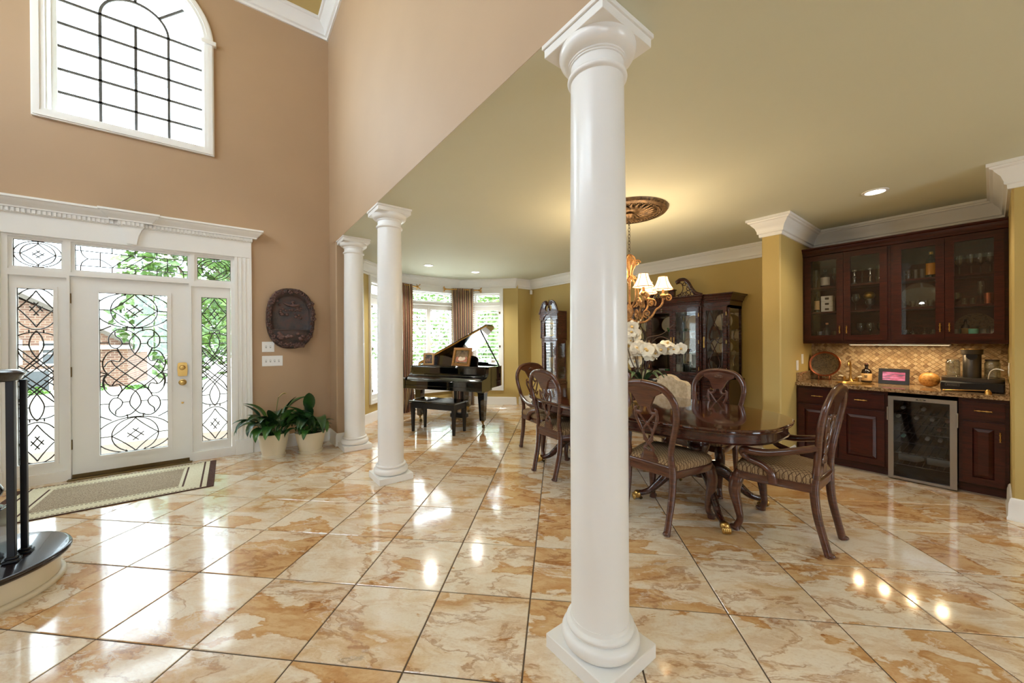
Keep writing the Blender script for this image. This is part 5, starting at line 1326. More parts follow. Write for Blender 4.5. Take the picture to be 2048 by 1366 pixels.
for k in range(NARM):
    a = R(360 / NARM * k - 62.0); c, s = math.cos(a), math.sin(a); T = lambda P: [(p[0] * c, p[0] * s, p[1]) for p in P]
    # upper cage
    up = b2([(.008, 2.235), (.05, 2.20), (.058, 2.13), (.03, 2.06), (.035, 2.0), (.075, 1.97), (.12, 1.93), (.145, 1.85), (.13, 1.76), (.06, 1.70)], 5)
    MB().tube(T(up), .0075, 6).build('cage_bar', 'chandelier_gold', ch, 60)
    MB().tube(T(scroll(.075, 2.145, .004, .032, 540, 0)), .007, 6).build('cage_scroll', 'chandelier_gold', ch, 60)
    arm = b2([(.02, 1.58), (.07, 1.545), (.15, 1.55), (.21, 1.60), (.25, 1.665), (.285, 1.69), (.31, 1.73), (.315, 1.78)], 6)
    am = MB().tube(T(arm), .010, 8).build('arm', 'chandelier_gold', ch, 60)
    MB().tube(T(scroll(.205, 1.735, .006, .046, 560, -40)), .0085, 6).build('arm_scroll', 'chandelier_gold', am, 60)
    MB().tube(T(scroll(.362, 1.775, .006, .04, -380, 200)), .0085, 6).build('arm_scroll', 'chandelier_gold', am, 60)
    MB().tube(T(scroll(.165, 1.63, .006, .04, -300, 270)), .0085, 6).build('arm_scroll', 'chandelier_gold', am, 60)
    MB().lathe([(.0, 1.775), (.016, 1.78), (.03, 1.80), (.026, 1.812), (.012, 1.82), (.011, 1.86)], 14, (.315 * c, .315 * s, 0)).build('candle_cup', 'chandelier_gold', am, 50)
    x, y = .315 * c, .315 * s
    sh = MB(); n = 6; rings = []
    for t in [i / 6 for i in range(7)]:
        r = .042 + .053 * t ** 1.5; z = 1.985 - .125 * t; rings.append([(x + r * math.cos(2 * PI * i / 12) * (1 if i % 2 == 0 else .95), y + r * math.sin(2 * PI * i / 12) * (1 if i % 2 == 0 else .95), z) for i in range(12)])
    sd = sh.loft(rings, cap=False).build('lamp_shade', 'lit_shade', ch, 40)
    mb = MB(); mb.tube(rings[0], .0025, 5, closed=True); mb.tube(rings[-1], .003, 5, closed=True)
    for i in range(0, 12, 2): mb.tube([r_[i] for r_ in rings], .0016, 4)
    mb.build('shade_piping', 'gold_frame_wood', sd, 60)
    MB().ball((x, y, 1.90), .013, .013, .022, 8, 6).build('bulb', 'bulb_glow', ch, 60)
    l = bpy.data.lights.new('chandelier_bulb', 'POINT'); l.energy = 4.2; l.color = (1, .76, .48); l.shadow_soft_size = .02
    lo = bpy.data.objects.new('chandelier_bulb', l); COL.objects.link(lo); lo.parent = ch; lo.location = (x, y, 2.01)
    for j in range(2):
        d0 = .30 - .1 * j; MB().lathe([(0, -.026), (.009, -.012), (.006, .004), (0, .016)], 6, (d0 * c, d0 * s, 1.66 - .07 * j)).build('crystal_drop', 'clear_glass', am, 20)
# ------------------------------------------------------------ china cabinet (front faces the table)
cc = thing('china_cabinet', 'tall mahogany breakfront china cabinet with a broken scroll pediment and glass doors', 'cabinet', (5.765, 2.93, 0), R(-90))
simple('mirror_silver', (214, 218, 216), .02, 1.0, vary=.01)
thin_glass('shelf_glass', (.78, .9, .84, 1), 1.2, 1.5)
DS, DCn = -.40, -.45            # depth of side bays and of the proud centre
XS, XC = .77, .40               # half widths
# lower buffet
MB().box(-XS - .03, XS + .03, DS - .07, 0, 0, .08, .006).build('plinth', 'mahogany', cc)
MB().box(-XS - .01, XS + .01, DS - .05, 0, .08, .79, .004).build('base_case', 'mahogany', cc)
MB().box(-XC - .01, XC + .01, DCn - .05, DS, .08, .79, .004).build('base_breakfront', 'mahogany', cc)
for (x0, x1, y) in ((-.76, -.42, DS - .05), (.42, .76, DS - .05), (-.395, -.005, DCn - .05), (.005, .395, DCn - .05)):
    d = MB().box(x0 + .015, x1 - .015, y - .018, y, .13, .60, .005).build('base_door', 'mahogany', cc); MB().box(x0 + .075, x1 - .075, y - .026, y - .016, .19, .54, .01).build('raised_panel', 'mahogany', d)
    MB().ball(((x0 + x1) / 2, y - .028, .37), .012, seg=8, rings=6).build('knob', 'brass', d)
    w = MB().box(x0 + .015, x1 - .015, y - .018, y, .63, .76, .005).build('drawer', 'mahogany', cc); MB().tube([((x0 + x1) / 2 + .04 * math.cos(a), y - .022 - .012 * math.sin(a), .70 - .018 * math.sin(a)) for a in [PI * i / 8 for i in range(9)]], .004, 6).build('drawer_pull', 'brass', w)
TOPB = [(-XS - .035, 0), (-XS - .035, DS - .08), (-XC - .035, DS - .08), (-XC - .035, DCn - .08), (XC + .035, DCn - .08), (XC + .035, DS - .08), (XS + .035, DS - .08), (XS + .035, 0)]
MB().prism(TOPB, .79, .822, 'Z').build('buffet_top', 'mahogany', cc, 20)
# upper hutch carcass
mb = MB()
for x in (-XS, XS - .028): mb.box(x, x + .028, -.03, 0, .822, 1.86); mb.box(x, x + .028, DS, DS + .03, .822, 1.86); mb.box(x, x + .028, DS + .03, -.03, .822, .865); mb.box(x, x + .028, DS + .03, -.03, 1.80, 1.86)
mb.build('side_frame', 'mahogany', cc, 0)['kind'] = 'stuff'
for s in (-1, 1): MB().box(s * (XS - .014) - .002, s * (XS - .014) + .002, DS + .03, -.03, .865, 1.80).build('side_glass', 'cabinet_glass', cc, 0)
for s in (-1, 1): MB().box(s * XC - .014, s * XC + .014, DCn, -.012, .822, 1.86).build('partition', 'mahogany', cc)
MB().prism([(-XS, 0), (-XS, DS), (-XC, DS), (-XC, DCn), (XC, DCn), (XC, DS), (XS, DS), (XS, 0)], .822, .845, 'Z').build('hutch_floor', 'mahogany', cc, 20)
MB().prism([(-XS, 0), (-XS, DS), (-XC, DS), (-XC, DCn), (XC, DCn), (XC, DS), (XS, DS), (XS, 0)], 1.80, 1.86, 'Z').build('hutch_top', 'mahogany', cc, 20)
MB().box(-XS + .02, XS - .02, -.012, -.002, .845, 1.80).build('mirror_back', 'mirror_silver', cc, 0)
SHZ = (1.165, 1.49)
for z in SHZ:
    for (x0, x1, y) in ((-XS + .03, -XC - .015, DS + .03), (-XC + .015, XC - .015, DCn + .04), (XC + .015, XS - .03, DS + .03)):
        MB().box(x0, x1, y, -.014, z - .004, z + .004).build('glass_shelf', 'shelf_glass', cc, 0)
def gdoor(x0, x1, y, hinge, munt, zz=(.85, 1.82)):
    z0, z1 = zz; s = .045
    d = MB().prism(rect(x0, x1, z0, z1), y - .02, y, 'Y', holes=[rect(x0 + s, x1 - s, z0 + s, z1 - s)]).build('glass_door', 'mahogany', cc, 20)
    MB().box(x0 + s, x1 - s, y - .01, y - .007, z0 + s, z1 - s).build('pane', 'cabinet_glass', d, 0)
    hx = x0 + .02 if hinge > 0 else x1 - .02
    MB().prism([(hx - .011, 1.26), (hx, 1.25), (hx + .011, 1.26), (hx + .006, 1.33), (hx + .011, 1.40), (hx, 1.41), (hx - .011, 1.40), (hx - .006, 1.33)], y - .024, y - .019, 'Y').build('escutcheon', 'brass', d, 20)
    for z in (z0 + .1, (z0 + z1) / 2, z1 - .1):
        h = x1 - .003 if hinge > 0 else x0 + .003; MB().tube([(h, y - .023, z - .025), (h, y - .023, z + .025)], .005, 6).build('hinge', 'brass', d)
    if munt:
        xm = (x0 + x1) / 2; hw = (x1 - x0) / 2 - s; zm = (z0 + z1) / 2; H = (z1 - z0) / 2 - s; mb = MB()
        for sx in (-1, 1):
            mb.tube([(xm + sx * hw * p[0], y - .013, zm + H * p[1]) for p in b2([(-.55, 1), (0, .62), (.42, .42), (.62, .2), (.3, -.04), (0, -.22), (-.45, -.5), (-.62, -.7), (-.3, -.92), (-.2, -1)], 6)], .006, 6)
            mb.tube([(xm + sx * hw * p[0], y - .013, zm + H * p[1]) for p in b2([(0, .62), (-.5, .3), (-.6, .1), (0, -.22 + .3), (.6, -.05), (1, 0)], 6)], .006, 6)
            mb.tube([(xm + sx * hw * p[0], y - .013, zm + H * p[1]) for p in b2([(.62, 1.0), (.85, .7), (.95, 0), (.85, -.7), (.6, -1)], 6)], .005, 6)
        mb.build('curved_muntins', 'mahogany', d, 60)
gdoor(-XC + .008, -.002, DCn, -1, False); gdoor(.002, XC - .008, DCn, 1, False)
gdoor(-XS + .03, -XC - .02, DS, 1, True); gdoor(XC + .02, XS - .03, DS, 1, True)
# cornice follows the break
PTH = [(-XS, 0), (-XS, DS), (-XC, DS), (-XC, DCn), (XC, DCn), (XC, DS), (XS, DS), (XS, 0)]
COR = [(0, 1.835), (.006, 1.835), (.008, 1.885), (.014, 1.89), (.016, 1.905), (.03, 1.915), (.035, 1.94), (.055, 1.975), (.075, 1.985), (.078, 2.0), (0, 2.0)]
MB().molding(PTH, COR, side=-1).build('cornice', 'mahogany', cc, 30)
MB().prism(PTH, 1.86, 1.995, 'Z').build('cornice_core', 'mahogany', cc, 20)
mb = MB()
for i in range(30): x = -XC + .012 + (2 * XC - .024) * i / 29; mb.box(x - .006, x + .006, DCn - .02, DCn, 1.89, 1.915)
for s in (-1, 1):
    for i in range(13): x = s * (XC + .03 + (XS - XC - .04) * i / 12); mb.box(x - .006, x + .006, DS - .02, DS, 1.89, 1.915)
    for i in range(13): y = DS + .01 + .37 * i / 12; mb.box(s * XS - (.0 if s > 0 else .02), s * XS + (.02 if s > 0 else 0), y - .006, y + .006, 1.89, 1.915)
o = mb.build('dentils', 'mahogany', cc, 0); o['kind'] = 'stuff'
# broken scroll pediment with fretwork
yp = DCn - .03
for s in (-1, 1):
    sw = MB().tube([(s * p[0], yp, p[1]) for p in b2([(.44, 2.0), (.36, 2.03), (.30, 2.10), (.25, 2.19), (.19, 2.245), (.12, 2.25), (.085, 2.225), (.095, 2.20)], 6)], .026, 8, lerp_list([.02, .022, .024, .026, .026, .024, .02, .014], 43), up=(0, 1, 0)).build('swan_neck', 'mahogany', cc, 60)
    MB().lathe([(0, -.045), (.024, -.04), (.03, -.01), (.024, .02)], 16, (s * .098, yp, 2.222), 'Y').build('rosette', 'mahogany', sw, 50)
    mb = MB()
    for (cx, cz, r) in ((.31, 2.03, .03), (.245, 2.045, .035), (.25, 2.11, .028), (.19, 2.03, .028), (.19, 2.18, .022), (.13, 2.015, .018)):
        mb.tube([(s * cx + r * math.cos(t), yp, cz + r * math.sin(t)) for t in [2 * PI * i / 14 for i in range(14)]], .006, 6, closed=True)
    mb.tube([(s * p[0], yp, p[1]) for p in b2([(.07, 2.02), (.14, 2.05), (.17, 2.12), (.15, 2.19), (.11, 2.21)], 6)], .007, 6)
    for (xa, za, xb, zb) in ((.40, 2.0, .38, 2.03), (.34, 2.0, .29, 2.08), (.27, 2.0, .21, 2.07), (.28, 2.08, .22, 2.15), (.21, 2.0, .16, 2.06), (.14, 2.0, .14, 2.05), (.10, 2.0, .10, 2.035)): mb.tube([(s * xa, yp, za), (s * xb, yp, zb)], .006, 6)
    o = mb.build('fretwork', 'mahogany', cc, 60); o['kind'] = 'stuff'
mb = MB().box(-.045, .045, yp - .03, yp + .03, 1.99, 2.10, .004); mb.box(-.058, .058, yp - .04, yp + .04, 2.10, 2.118, .004); mb.build('urn_pedestal', 'mahogany', cc)

# contents: every piece stands on its own shelf
simple('porcelain', (232, 226, 208), .25, coat=.4, vary=.03); simple('porcelain_gold', (200, 160, 90), .3, .6); simple('ceramic_brown', (96, 58, 40), .35, coat=.3, vary=.15, scale=30); simple('emerald', (30, 120, 60), .2, coat=.5)
def world_cc(x, y, z): return (5.765 + y, 2.93 - x, z)
def plate(x, y, z, r, label, tilt=14):
    p = thing('display_plate', label, 'plate', world_cc(x, y, z + .0005), R(-90), 'plates displayed in the china cabinet')
    M = Matrix.Translation((0, 0, r * math.cos(R(tilt)) + .0)) @ Matrix.Rotation(R(90 - tilt), 4, 'X')
    mb = MB().lathe([(0, .004), (r * .55, .004), (r * .68, .012), (r, .022), (r, .026), (r * .66, .018), (r * .53, .010), (0, .010)], 36); mb.xform(M); mb.build('plate_body', 'porcelain', p, 50)
    mb = MB().tube([(r * .985 * math.cos(t), r * .985 * math.sin(t), .026) for t in [2 * PI * i / 40 for i in range(40)]], .002, 4, closed=True); mb.xform(M); mb.build('gilt_rim', 'porcelain_gold', p, 60)
Z0, Z1, Z2 = .846, SHZ[0] + .004, SHZ[1] + .004
for (x, y, z, r, n) in ((-.24, -.12, Z2, .125, 'upper shelf of the left centre door'), (.17, -.12, Z2, .125, 'upper shelf of the right centre door'), (.585, -.12, Z2, .125, 'upper shelf of the bay nearest the bar'),
                        (-.21, -.12, Z1, .105, 'middle shelf of the left centre door'), (.11, -.12, Z1, .11, 'middle shelf of the right centre door'), (.53, -.12, Z1, .115, 'middle shelf of the bay nearest the bar'), (-.585, -.12, Z2, .12, 'upper shelf of the bay nearest the clock'), (-.585, -.12, Z1, .11, 'middle shelf of the bay nearest the clock'), (.655, -.2, Z1, .09, 'middle shelf at the glass side nearest the bar')):
    plate(x, y, z, r, 'cream plate on edge on the ' + n)
def cup(x, y, z, label, m='porcelain', k=1.0):
    c = thing('tea_cup', label, 'cup', world_cc(x, y, z + .0005), R(-90), 'cups in the china cabinet')
    MB().lathe([(0, 0), (.02 * k, 0), (.022 * k, .006), (.034 * k, .02), (.04 * k, .05 * k + .01), (.037 * k, .05 * k + .01), (.03 * k, .024), (0, .012)], 20).build('bowl', m, c, 50)
    MB().tube([(.036 * k + .018 * math.sin(t), 0, .035 * k + .016 * math.cos(t)) for t in [PI * i / 8 for i in range(9)]], .003, 5).build('handle', m, c, 60)
for (x, y, z, n, m) in ((.52, -.25, Z2, 'small brown cup on the upper shelf nearest the bar', 'ceramic_brown'), (.66, -.25, Z2, 'small brown cup beside the glass end of the upper shelf', 'ceramic_brown'), (.30, -.25, Z1, 'small cream cup on the middle shelf of the right centre door', 'porcelain'), (.14, -.28, Z1, 'brown cup on the middle shelf behind the right centre door', 'ceramic_brown'), (.29, -.18, Z1, 'brown cup at the back of the middle shelf', 'ceramic_brown'),
                       (-.17, -.25, Z2, 'emerald green cup on the upper shelf behind the left centre door', 'emerald'), (.31, -.3, Z0, 'emerald green cup on the cabinet floor behind the right centre door', 'emerald'), (-.18, -.3, Z0, 'emerald green cup on the cabinet floor behind the left centre door', 'emerald')): cup(x, y, z, n, m)
def tumbler(x, y, z, h, r, label): 
    o = MB().lathe([(0, 0), (r * .8, 0), (r, h), (r * .92, h), (r * .72, .006), (0, .006)], 18).build('drinking_glass', 'clear_glass', None, 50, loc=world_cc(x, y, z + .0005)); tag(o, label, 'glass', 'glasses on the china cabinet floor')
for i, x in enumerate((.08, .155, .49, .57, .65, -.10, .70)):
    tumbler(x, -.2 - .06 * (i % 2), Z0, .12 + .02 * (i % 3), .03, ['clear tumbler left of centre behind the right centre door', 'taller clear tumbler behind the right centre door', 'tall clear glass behind the curved muntins nearest the bar', 'short clear glass behind the curved muntins nearest the bar', 'clear glass close to the glazed cabinet end', 'clear glass behind the left centre door', 'clear glass in the very corner of the glazed cabinet end'][i])
bx = thing('china_box', 'low cream lidded box on the cabinet floor behind the left centre door', 'box', world_cc(-.28, -.24, Z0 + .0005), R(-90)); MB().box(-.055, .055, -.04, .04, 0, .045, .004).build('box_body', 'porcelain', bx); MB().box(-.06, .06, -.045, .045, .045, .06, .004).build('lid', 'porcelain', bx)
bx = thing('china_canister', 'square cream canister on the cabinet floor beside the left centre door stile', 'canister', world_cc(-.09, -.14, Z0 + .0005), R(-90)); MB().box(-.04, .04, -.03, .03, 0, .12, .004).build('canister_body', 'porcelain', bx); MB().box(-.043, .043, -.033, .033, .12, .135, .004).build('lid', 'porcelain', bx)
cv = thing('crystal_column', 'tall cut crystal vase behind the right centre door', 'vase', world_cc(.215, -.24, Z0 + .0005), R(-90)); MB().lathe([(0, 0), (.04, 0), (.042, .02), (.03, .035), (.03, .28), (.038, .30), (.034, .30), (.026, .05), (0, .05)], 12).build('vase_body', 'clear_glass', cv, 20)
# ------------------------------------------------------------ wet bar in the niche (local x runs toward the camera side, y into the wall)
BX, BY = 5.765, .64
def wb(x, y, z): return (BX + y, BY - x, z)
def bthing(name, label, cat, x=0, y=0, z=0, rz=0, group=None): return thing(name, label, cat, wb(x, y, z), R(-90) + rz, group)
def handle(parent, x, y, z, vert=True, L=.085, m='brass'):
    mb = MB(); prof = [(.003, -.5), (.007, -.47), (.003, -.40), (.0065, -.28), (.0075, -.18), (.004, -.1), (.0055, 0), (.004, .1), (.0075, .18), (.0065, .28), (.003, .40), (.007, .47), (.003, .5)]
    pts = [(0, 0, q * L) if vert else (q * L, 0, 0) for _, q in prof]; mb.tube([(x + p[0], y - .02, z + p[2]) for p in pts], [r for r, _ in prof], 8)
    for q in (-.38, .38):
        a = (x, y - .02, z + q * L) if vert else (x + q * L, y - .02, z); mb.tube([a, (a[0], y, a[2])], .004, 6)
    return mb.build('handle', m, parent, 60)
YD_ = -.60
def raised(parent, name, x0, x1, z0, z1, y, m='cherry_cabinet', panel=True):
    d = MB().prism(rect(x0, x1, z0, z1), y - .02, y, 'Y', holes=[rect(x0 + .055, x1 - .055, z0 + .055, z1 - .055)] if panel else []).build(name, m, parent, 20)
    if panel:
        mb = MB(); a = .05
        r1 = [(x0 + a, y - .004, z0 + a), (x1 - a, y - .004, z0 + a), (x1 - a, y - .004, z1 - a), (x0 + a, y - .004, z1 - a)]; k = .085
        r2 = [(x0 + k, y - .018, z0 + k), (x1 - k, y - .018, z0 + k), (x1 - k, y - .018, z1 - k), (x0 + k, y - .018, z1 - k)]; mb.loft([[(p[0], y, p[2]) for p in r1], r1, r2]); mb.build('raised_panel', m, d, 20)
    return d
def base_cab(x0, x1, label, doors, group='base cabinets of the bar'):
    c = bthing('base_cabinet', label, 'cabinet', 0, 0, 0, 0, group)
    MB().box(x0, x1, -.53, -.51, 0, .09).build('toe_kick', 'cherry_cabinet', c)
    mb = MB().box(x0, x1, YD_, -.004, .09, .843, .002); mb.build('carcass', 'cherry_cabinet', c)
    n = doors; w = (x1 - x0 - .03) / n
    for i in range(n):
        a = x0 + .015 + w * i + .008; b = a + w - .016
        d = raised(c, 'drawer', a, b, .665, .812, YD_, panel=False); handle(d, (a + b) / 2, YD_ - .02, .738, False, .10)
        d = raised(c, 'door', a, b, .10, .64, YD_); hx = b - .03 if (n == 2 and i == 0) else (a + .03 if n == 2 else b - .025); handle(d, hx, YD_ - .02, .53 if n == 1 else .56)
base_cab(-.728, .012, 'dark cherry base cabinet with two drawers under the bar sink', 2)
base_cab(.455, .728, 'narrow dark cherry base cabinet between the wine fridge and the end wall', 1)
# wine fridge
wf = bthing('wine_fridge', 'under-counter wine fridge with a silver framed glass door', 'wine fridge')
X0, X1, FY = .02, .445, -.60
mb = MB(); mb.box(X0, X0 + .02, FY, -.03, .02, .80); mb.box(X1 - .02, X1, FY, -.03, .02, .80); mb.box(X0 + .02, X1 - .02, FY, -.03, .02, .07); mb.box(X0 + .02, X1 - .02, FY, -.03, .78, .80); mb.box(X0 + .02, X1 - .02, -.05, -.03, .07, .78); mb.build('fridge_body', 'plastic_black', wf, 0)
d = MB().prism(rect(X0 - .004, X1 + .004, .012, .808), FY - .04, FY - .002, 'Y', holes=[rect(X0 + .033, X1 - .038, .035, .772)]).build('fridge_door', 'steel', wf, 20)
thin_glass('fridge_glass', (.62, .66, .72, 1), 1.3, 1.5)
MB().box(X0 + .033, X1 - .038, FY - .034, FY - .03, .035, .772).build('door_glass', 'fridge_glass', d, 0)
MB().ball(((X0 + X1) / 2, FY - .041, .79), .034, .003, .008, 16, 6).build('name_badge', 'plastic_black', d, 60)
BADGE = d
for x in (X0 - .006, X1 + .006): MB().box(x - .006, x + .006, FY - .05, FY - .03, .57, .70, .003).build('door_grip', 'steel', d)
for z in (.14, .25, .36, .46, .55, .64):
    mb = MB()
    for i in range(9): x = X0 + .035 + (X1 - X0 - .07) * i / 8; mb.tube([(x, -.56, z), (x, -.06, z)], .003, 4)
    mb.tube([(X0 + .02, -.565, z), (X1 - .02, -.565, z)], .005, 6); o = mb.build('wire_rack', 'steel_dark', wf, 0); o['kind'] = 'stuff'
simple('foil_cream', (238, 226, 196), .4, vary=.04); simple('foil_red', (206, 140, 104), .4, vary=.05); simple('foil_teal', (96, 190, 160), .4); simple('bottle_green', (18, 30, 20), .1, coat=.5)
def wine(x, z, foil, label):
    b = bthing('wine_bottle', label, 'wine bottle', x, -.10, z, 0, 'wine bottles lying in the fridge')
    MB().lathe([(0, 0), (.036, 0), (.037, -.01), (.037, -.22), (.03, -.25), (.015, -.29), (.014, -.36), (0, -.36)], 16, (0, 0, .0365), 'Y').build('bottle_glass', 'bottle_green', b, 50)
    MB().lathe([(.0155, -.30), (.0155, -.374), (.013, -.378), (0, -.379)], 14, (0, 0, .0365), 'Y').build('foil_cap', foil, b, 50)
wl = [(.10, .6445, 'foil_cream'), (.235, .6445, 'foil_cream'), (.065, .5545, 'foil_cream'), (.19, .5545, 'foil_cream'), (.29, .5545, 'foil_cream'), (.385, .5545, 'foil_red'), (.335, .4645, 'foil_red'), (.10, .3645, 'foil_teal'), (.26, .3645, 'foil_cream'), (.34, .3645, 'foil_cream')]
wn = ['pale capped wine bottle at the hinge end of the fridge top rack', 'pale capped wine bottle mid top rack of the fridge', 'pale capped wine bottle first on the second fridge rack', 'pale capped wine bottle second on the second fridge rack', 'pale capped wine bottle third on the second fridge rack', 'reddish capped wine bottle at the end of the second fridge rack', 'reddish capped wine bottle alone on the third fridge rack', 'teal capped wine bottle on the fourth fridge rack', 'pale capped wine bottle mid fourth fridge rack', 'pale capped wine bottle at the end of the fourth fridge rack']
for (x, z, f), n in zip(wl, wn): wine(x, z, f, n)
def lying(x, z, label):
    b = bthing('wine_bottle', label, 'wine bottle', x, -.40, z, 0, 'wine bottles lying in the fridge')
    MB().lathe([(0, 0), (.04, 0), (.041, .01), (.041, .11), (.03, .14), (.013, .17), (0, .17)], 16, (-.085, 0, .041), 'X').build('bottle_glass', 'foil_cream', b, 50)
lying(.15, .1445, 'short pale bottle lying sideways at the fridge bottom'); lying(.34, .1445, 'pale labelled bottle lying sideways at the fridge bottom near its grip side')
# counter, sink, faucet
def granite():
    t = mat('granite', srgb(150, 126, 96), .12, 0, .4); v = t.coords('Object'); n = t.noise(v, 60, 6, .7); n2 = t.noise(v, 160, 2, .5)
    c = t.ramp(n.outputs[0], [(.34, srgb(52, 40, 32)), (.45, srgb(138, 108, 76)), (.55, srgb(186, 158, 120)), (.68, srgb(208, 186, 152))])
    t.link(t.mix(.4, c, t.ramp(n2.outputs[0], [(.4, srgb(120, 100, 84)), (.6, (1, 1, 1, 1))]), 'MULTIPLY'), t.b.inputs['Base Color'])
granite()
ct = bthing('bar_counter', 'speckled granite bar countertop with a small round sink', 'countertop')
sk = [(-.28 + .15 * math.cos(t), -.34 + .14 * math.sin(t)) for t in [2 * PI * i / 32 for i in range(32)]]
MB().prism(rect(-.728, .728, -.64, -.002), .845, .88, 'Z', holes=[sk]).build('slab', 'granite', ct, 20)
MB().box(-.728, -.708, -.60, -.002, .8805, .985, .002).build('side_splash', 'granite', ct); MB().box(.708, .728, -.60, -.002, .8805, .985, .002).build('side_splash', 'granite', ct)
MB().lathe([(.155, .88), (.16, .884), (.148, .885), (.14, .87), (.12, .78), (0, .77)], 32, (-.28, -.34, 0), cap=False).build('sink_bowl', 'brass', ct, 50)
fc = bthing('bar_faucet', 'brass gooseneck faucet with two winged handles at the bar sink', 'faucet', -.345, -.14, .8805)
MB().lathe([(0, 0), (.03, 0), (.03, .008), (.018, .02), (.014, .05), (.012, .06)], 20).build('base', 'brass', fc, 50)
MB().tube(bez([(0, 0, .05), (0, 0, .17), (0, -.02, .22), (0, -.06, .235), (0, -.10, .21), (0, -.11, .18)], 6), .009, 10).build('spout', 'brass', fc, 60)
for s in (-1, 1):
    MB().tube([(0, 0, .02), (s * .05, 0, .02)], .009, 8).build('bridge', 'brass', fc); MB().lathe([(0, .0), (.014, .004), (.012, .03), (.018, .04), (.014, .055), (0, .06)], 14, (s * .055, 0, 0)).build('valve', 'brass', fc, 50)
    MB().tube([(s * .055, 0, .05), (s * .085, -.005, .062), (s * .105, -.01, .058)], [.007, .011, .006], 8).build('lever', 'foil_cream', fc, 60)
# tumbled diamond backsplash
bs = sroot('trim_backsplash', 'diagonal tumbled stone backsplash')
def stone():
    t = mat('tumbled_stone', srgb(178, 148, 108), .55); oi = t.new('ShaderNodeObjectInfo'); v = t.coords('Object', (1, 1, 1), 6.0); n = t.noise(v, 30, 4)
    a = t.ramp(oi.outputs['Random'], [(0, srgb(138, 108, 76)), (.25, srgb(168, 138, 100)), (.6, srgb(188, 160, 122)), (1, srgb(206, 182, 146))]); t.link(t.mix(.3, a, t.ramp(n.outputs[0], [(.3, srgb(150, 130, 110)), (.7, (1, 1, 1, 1))]), 'MULTIPLY'), t.b.inputs['Base Color']); t.bump(n.outputs[0], .3, .004)
stone()
def stone2():
    t = mat('tumbled_field', srgb(178, 148, 108), .55); v = t.coords('Object'); vo = t.new('ShaderNodeTexVoronoi'); vo.inputs['Scale'].default_value = 32; t.link(v, vo.inputs['Vector'])
    sp = t.new('ShaderNodeSeparateColor'); t.link(vo.outputs['Color'], sp.inputs[0]); t.link(t.ramp(sp.outputs[0], [(0, srgb(138, 108, 76)), (.25, srgb(168, 138, 100)), (.6, srgb(188, 160, 122)), (1, srgb(206, 182, 146))]), t.b.inputs['Base Color'])
stone2(); simple('grout_light', (214, 190, 150), .8)
o = MB().box(BX - .004, BX + .003, BY - .73, BY + .73, .88, 1.32).build('grout_bed', 'grout_light', bs, 0)
g = .0016
def clip_poly(poly, zlo, zhi, xlo, xhi):
    def cut(P, f):
        out = []
        for i in range(len(P)):
            a, b = P[i], P[(i + 1) % len(P)]; fa, fb = f(a), f(b)
            if fa >= 0: out.append(a)
            if fa * fb < 0: t = fa / (fa - fb); out.append((a[0] + (b[0] - a[0]) * t, a[1] + (b[1] - a[1]) * t))
        return out
    for f in (lambda p: p[1] - zlo, lambda p: zhi - p[1], lambda p: p[0] - xlo, lambda p: xhi - p[0]):
        poly = cut(poly, f)
        if len(poly) < 3: return []
    return poly
h = .0245; k = .0225; full = None
def stone_mesh(poly):
    cx = sum(p[0] for p in poly) / len(poly); cz = sum(p[1] for p in poly) / len(poly); mb = MB()
    sc = lambda f, x: [(x, -(cx + (p[0] - cx) * f), cz + (p[1] - cz) * f) for p in poly]
    mb.loft([sc(1, .0), sc(1, -.005), sc(.9, -.0075)]); me = mb.mesh('tile', 0); me.materials.append(MATS['tumbled_stone']); return me
polys = []
for i in range(-17, 18):
    for j in range(-6, 7):
        for off in (0, 1):
            x = (i + off * .5) * 2 * h; z = 1.10 + (j + off * .5) * 2 * k
            q = [(x - h + g, z), (x, z - k + g), (x + h - g, z), (x, z + k - g)]
            c = clip_poly(q, .883, 1.314, -.728, .728)
            if len(c) < 3: continue
            whole = len(c) == 4 and all(abs(a_[0] - b_[0]) + abs(a_[1] - b_[1]) < 1e-6 for a_, b_ in zip(sorted(c), sorted(q)))
            polys.append((not whole, abs(x - .05), x, z, c))
polys.sort(key=lambda q: q[:4]); rest = MB()
full = stone_mesh([(-h + g, 0), (0, -k + g), (h - g, 0), (0, k - g)])
for n_, (cut_, _, x, z, c) in enumerate(polys):
    if not cut_ and n_ < 290:
        o = bpy.data.objects.new('tile', full); o.location = (BX - .004, BY - x, z); COL.objects.link(o); o.parent = bs
    else:
        cx = sum(p[0] for p in c) / len(c); cz = sum(p[1] for p in c) / len(c)
        sc = lambda f, d_: [(BX - .004 + d_, BY - (cx + (p[0] - cx) * f), cz + (p[1] - cz) * f) for p in c]
        rest.loft([sc(1, 0), sc(1, -.005), sc(.9, -.0075)])
o = rest.build('tile_field', 'tumbled_field', bs, 0); o['kind'] = 'stuff'
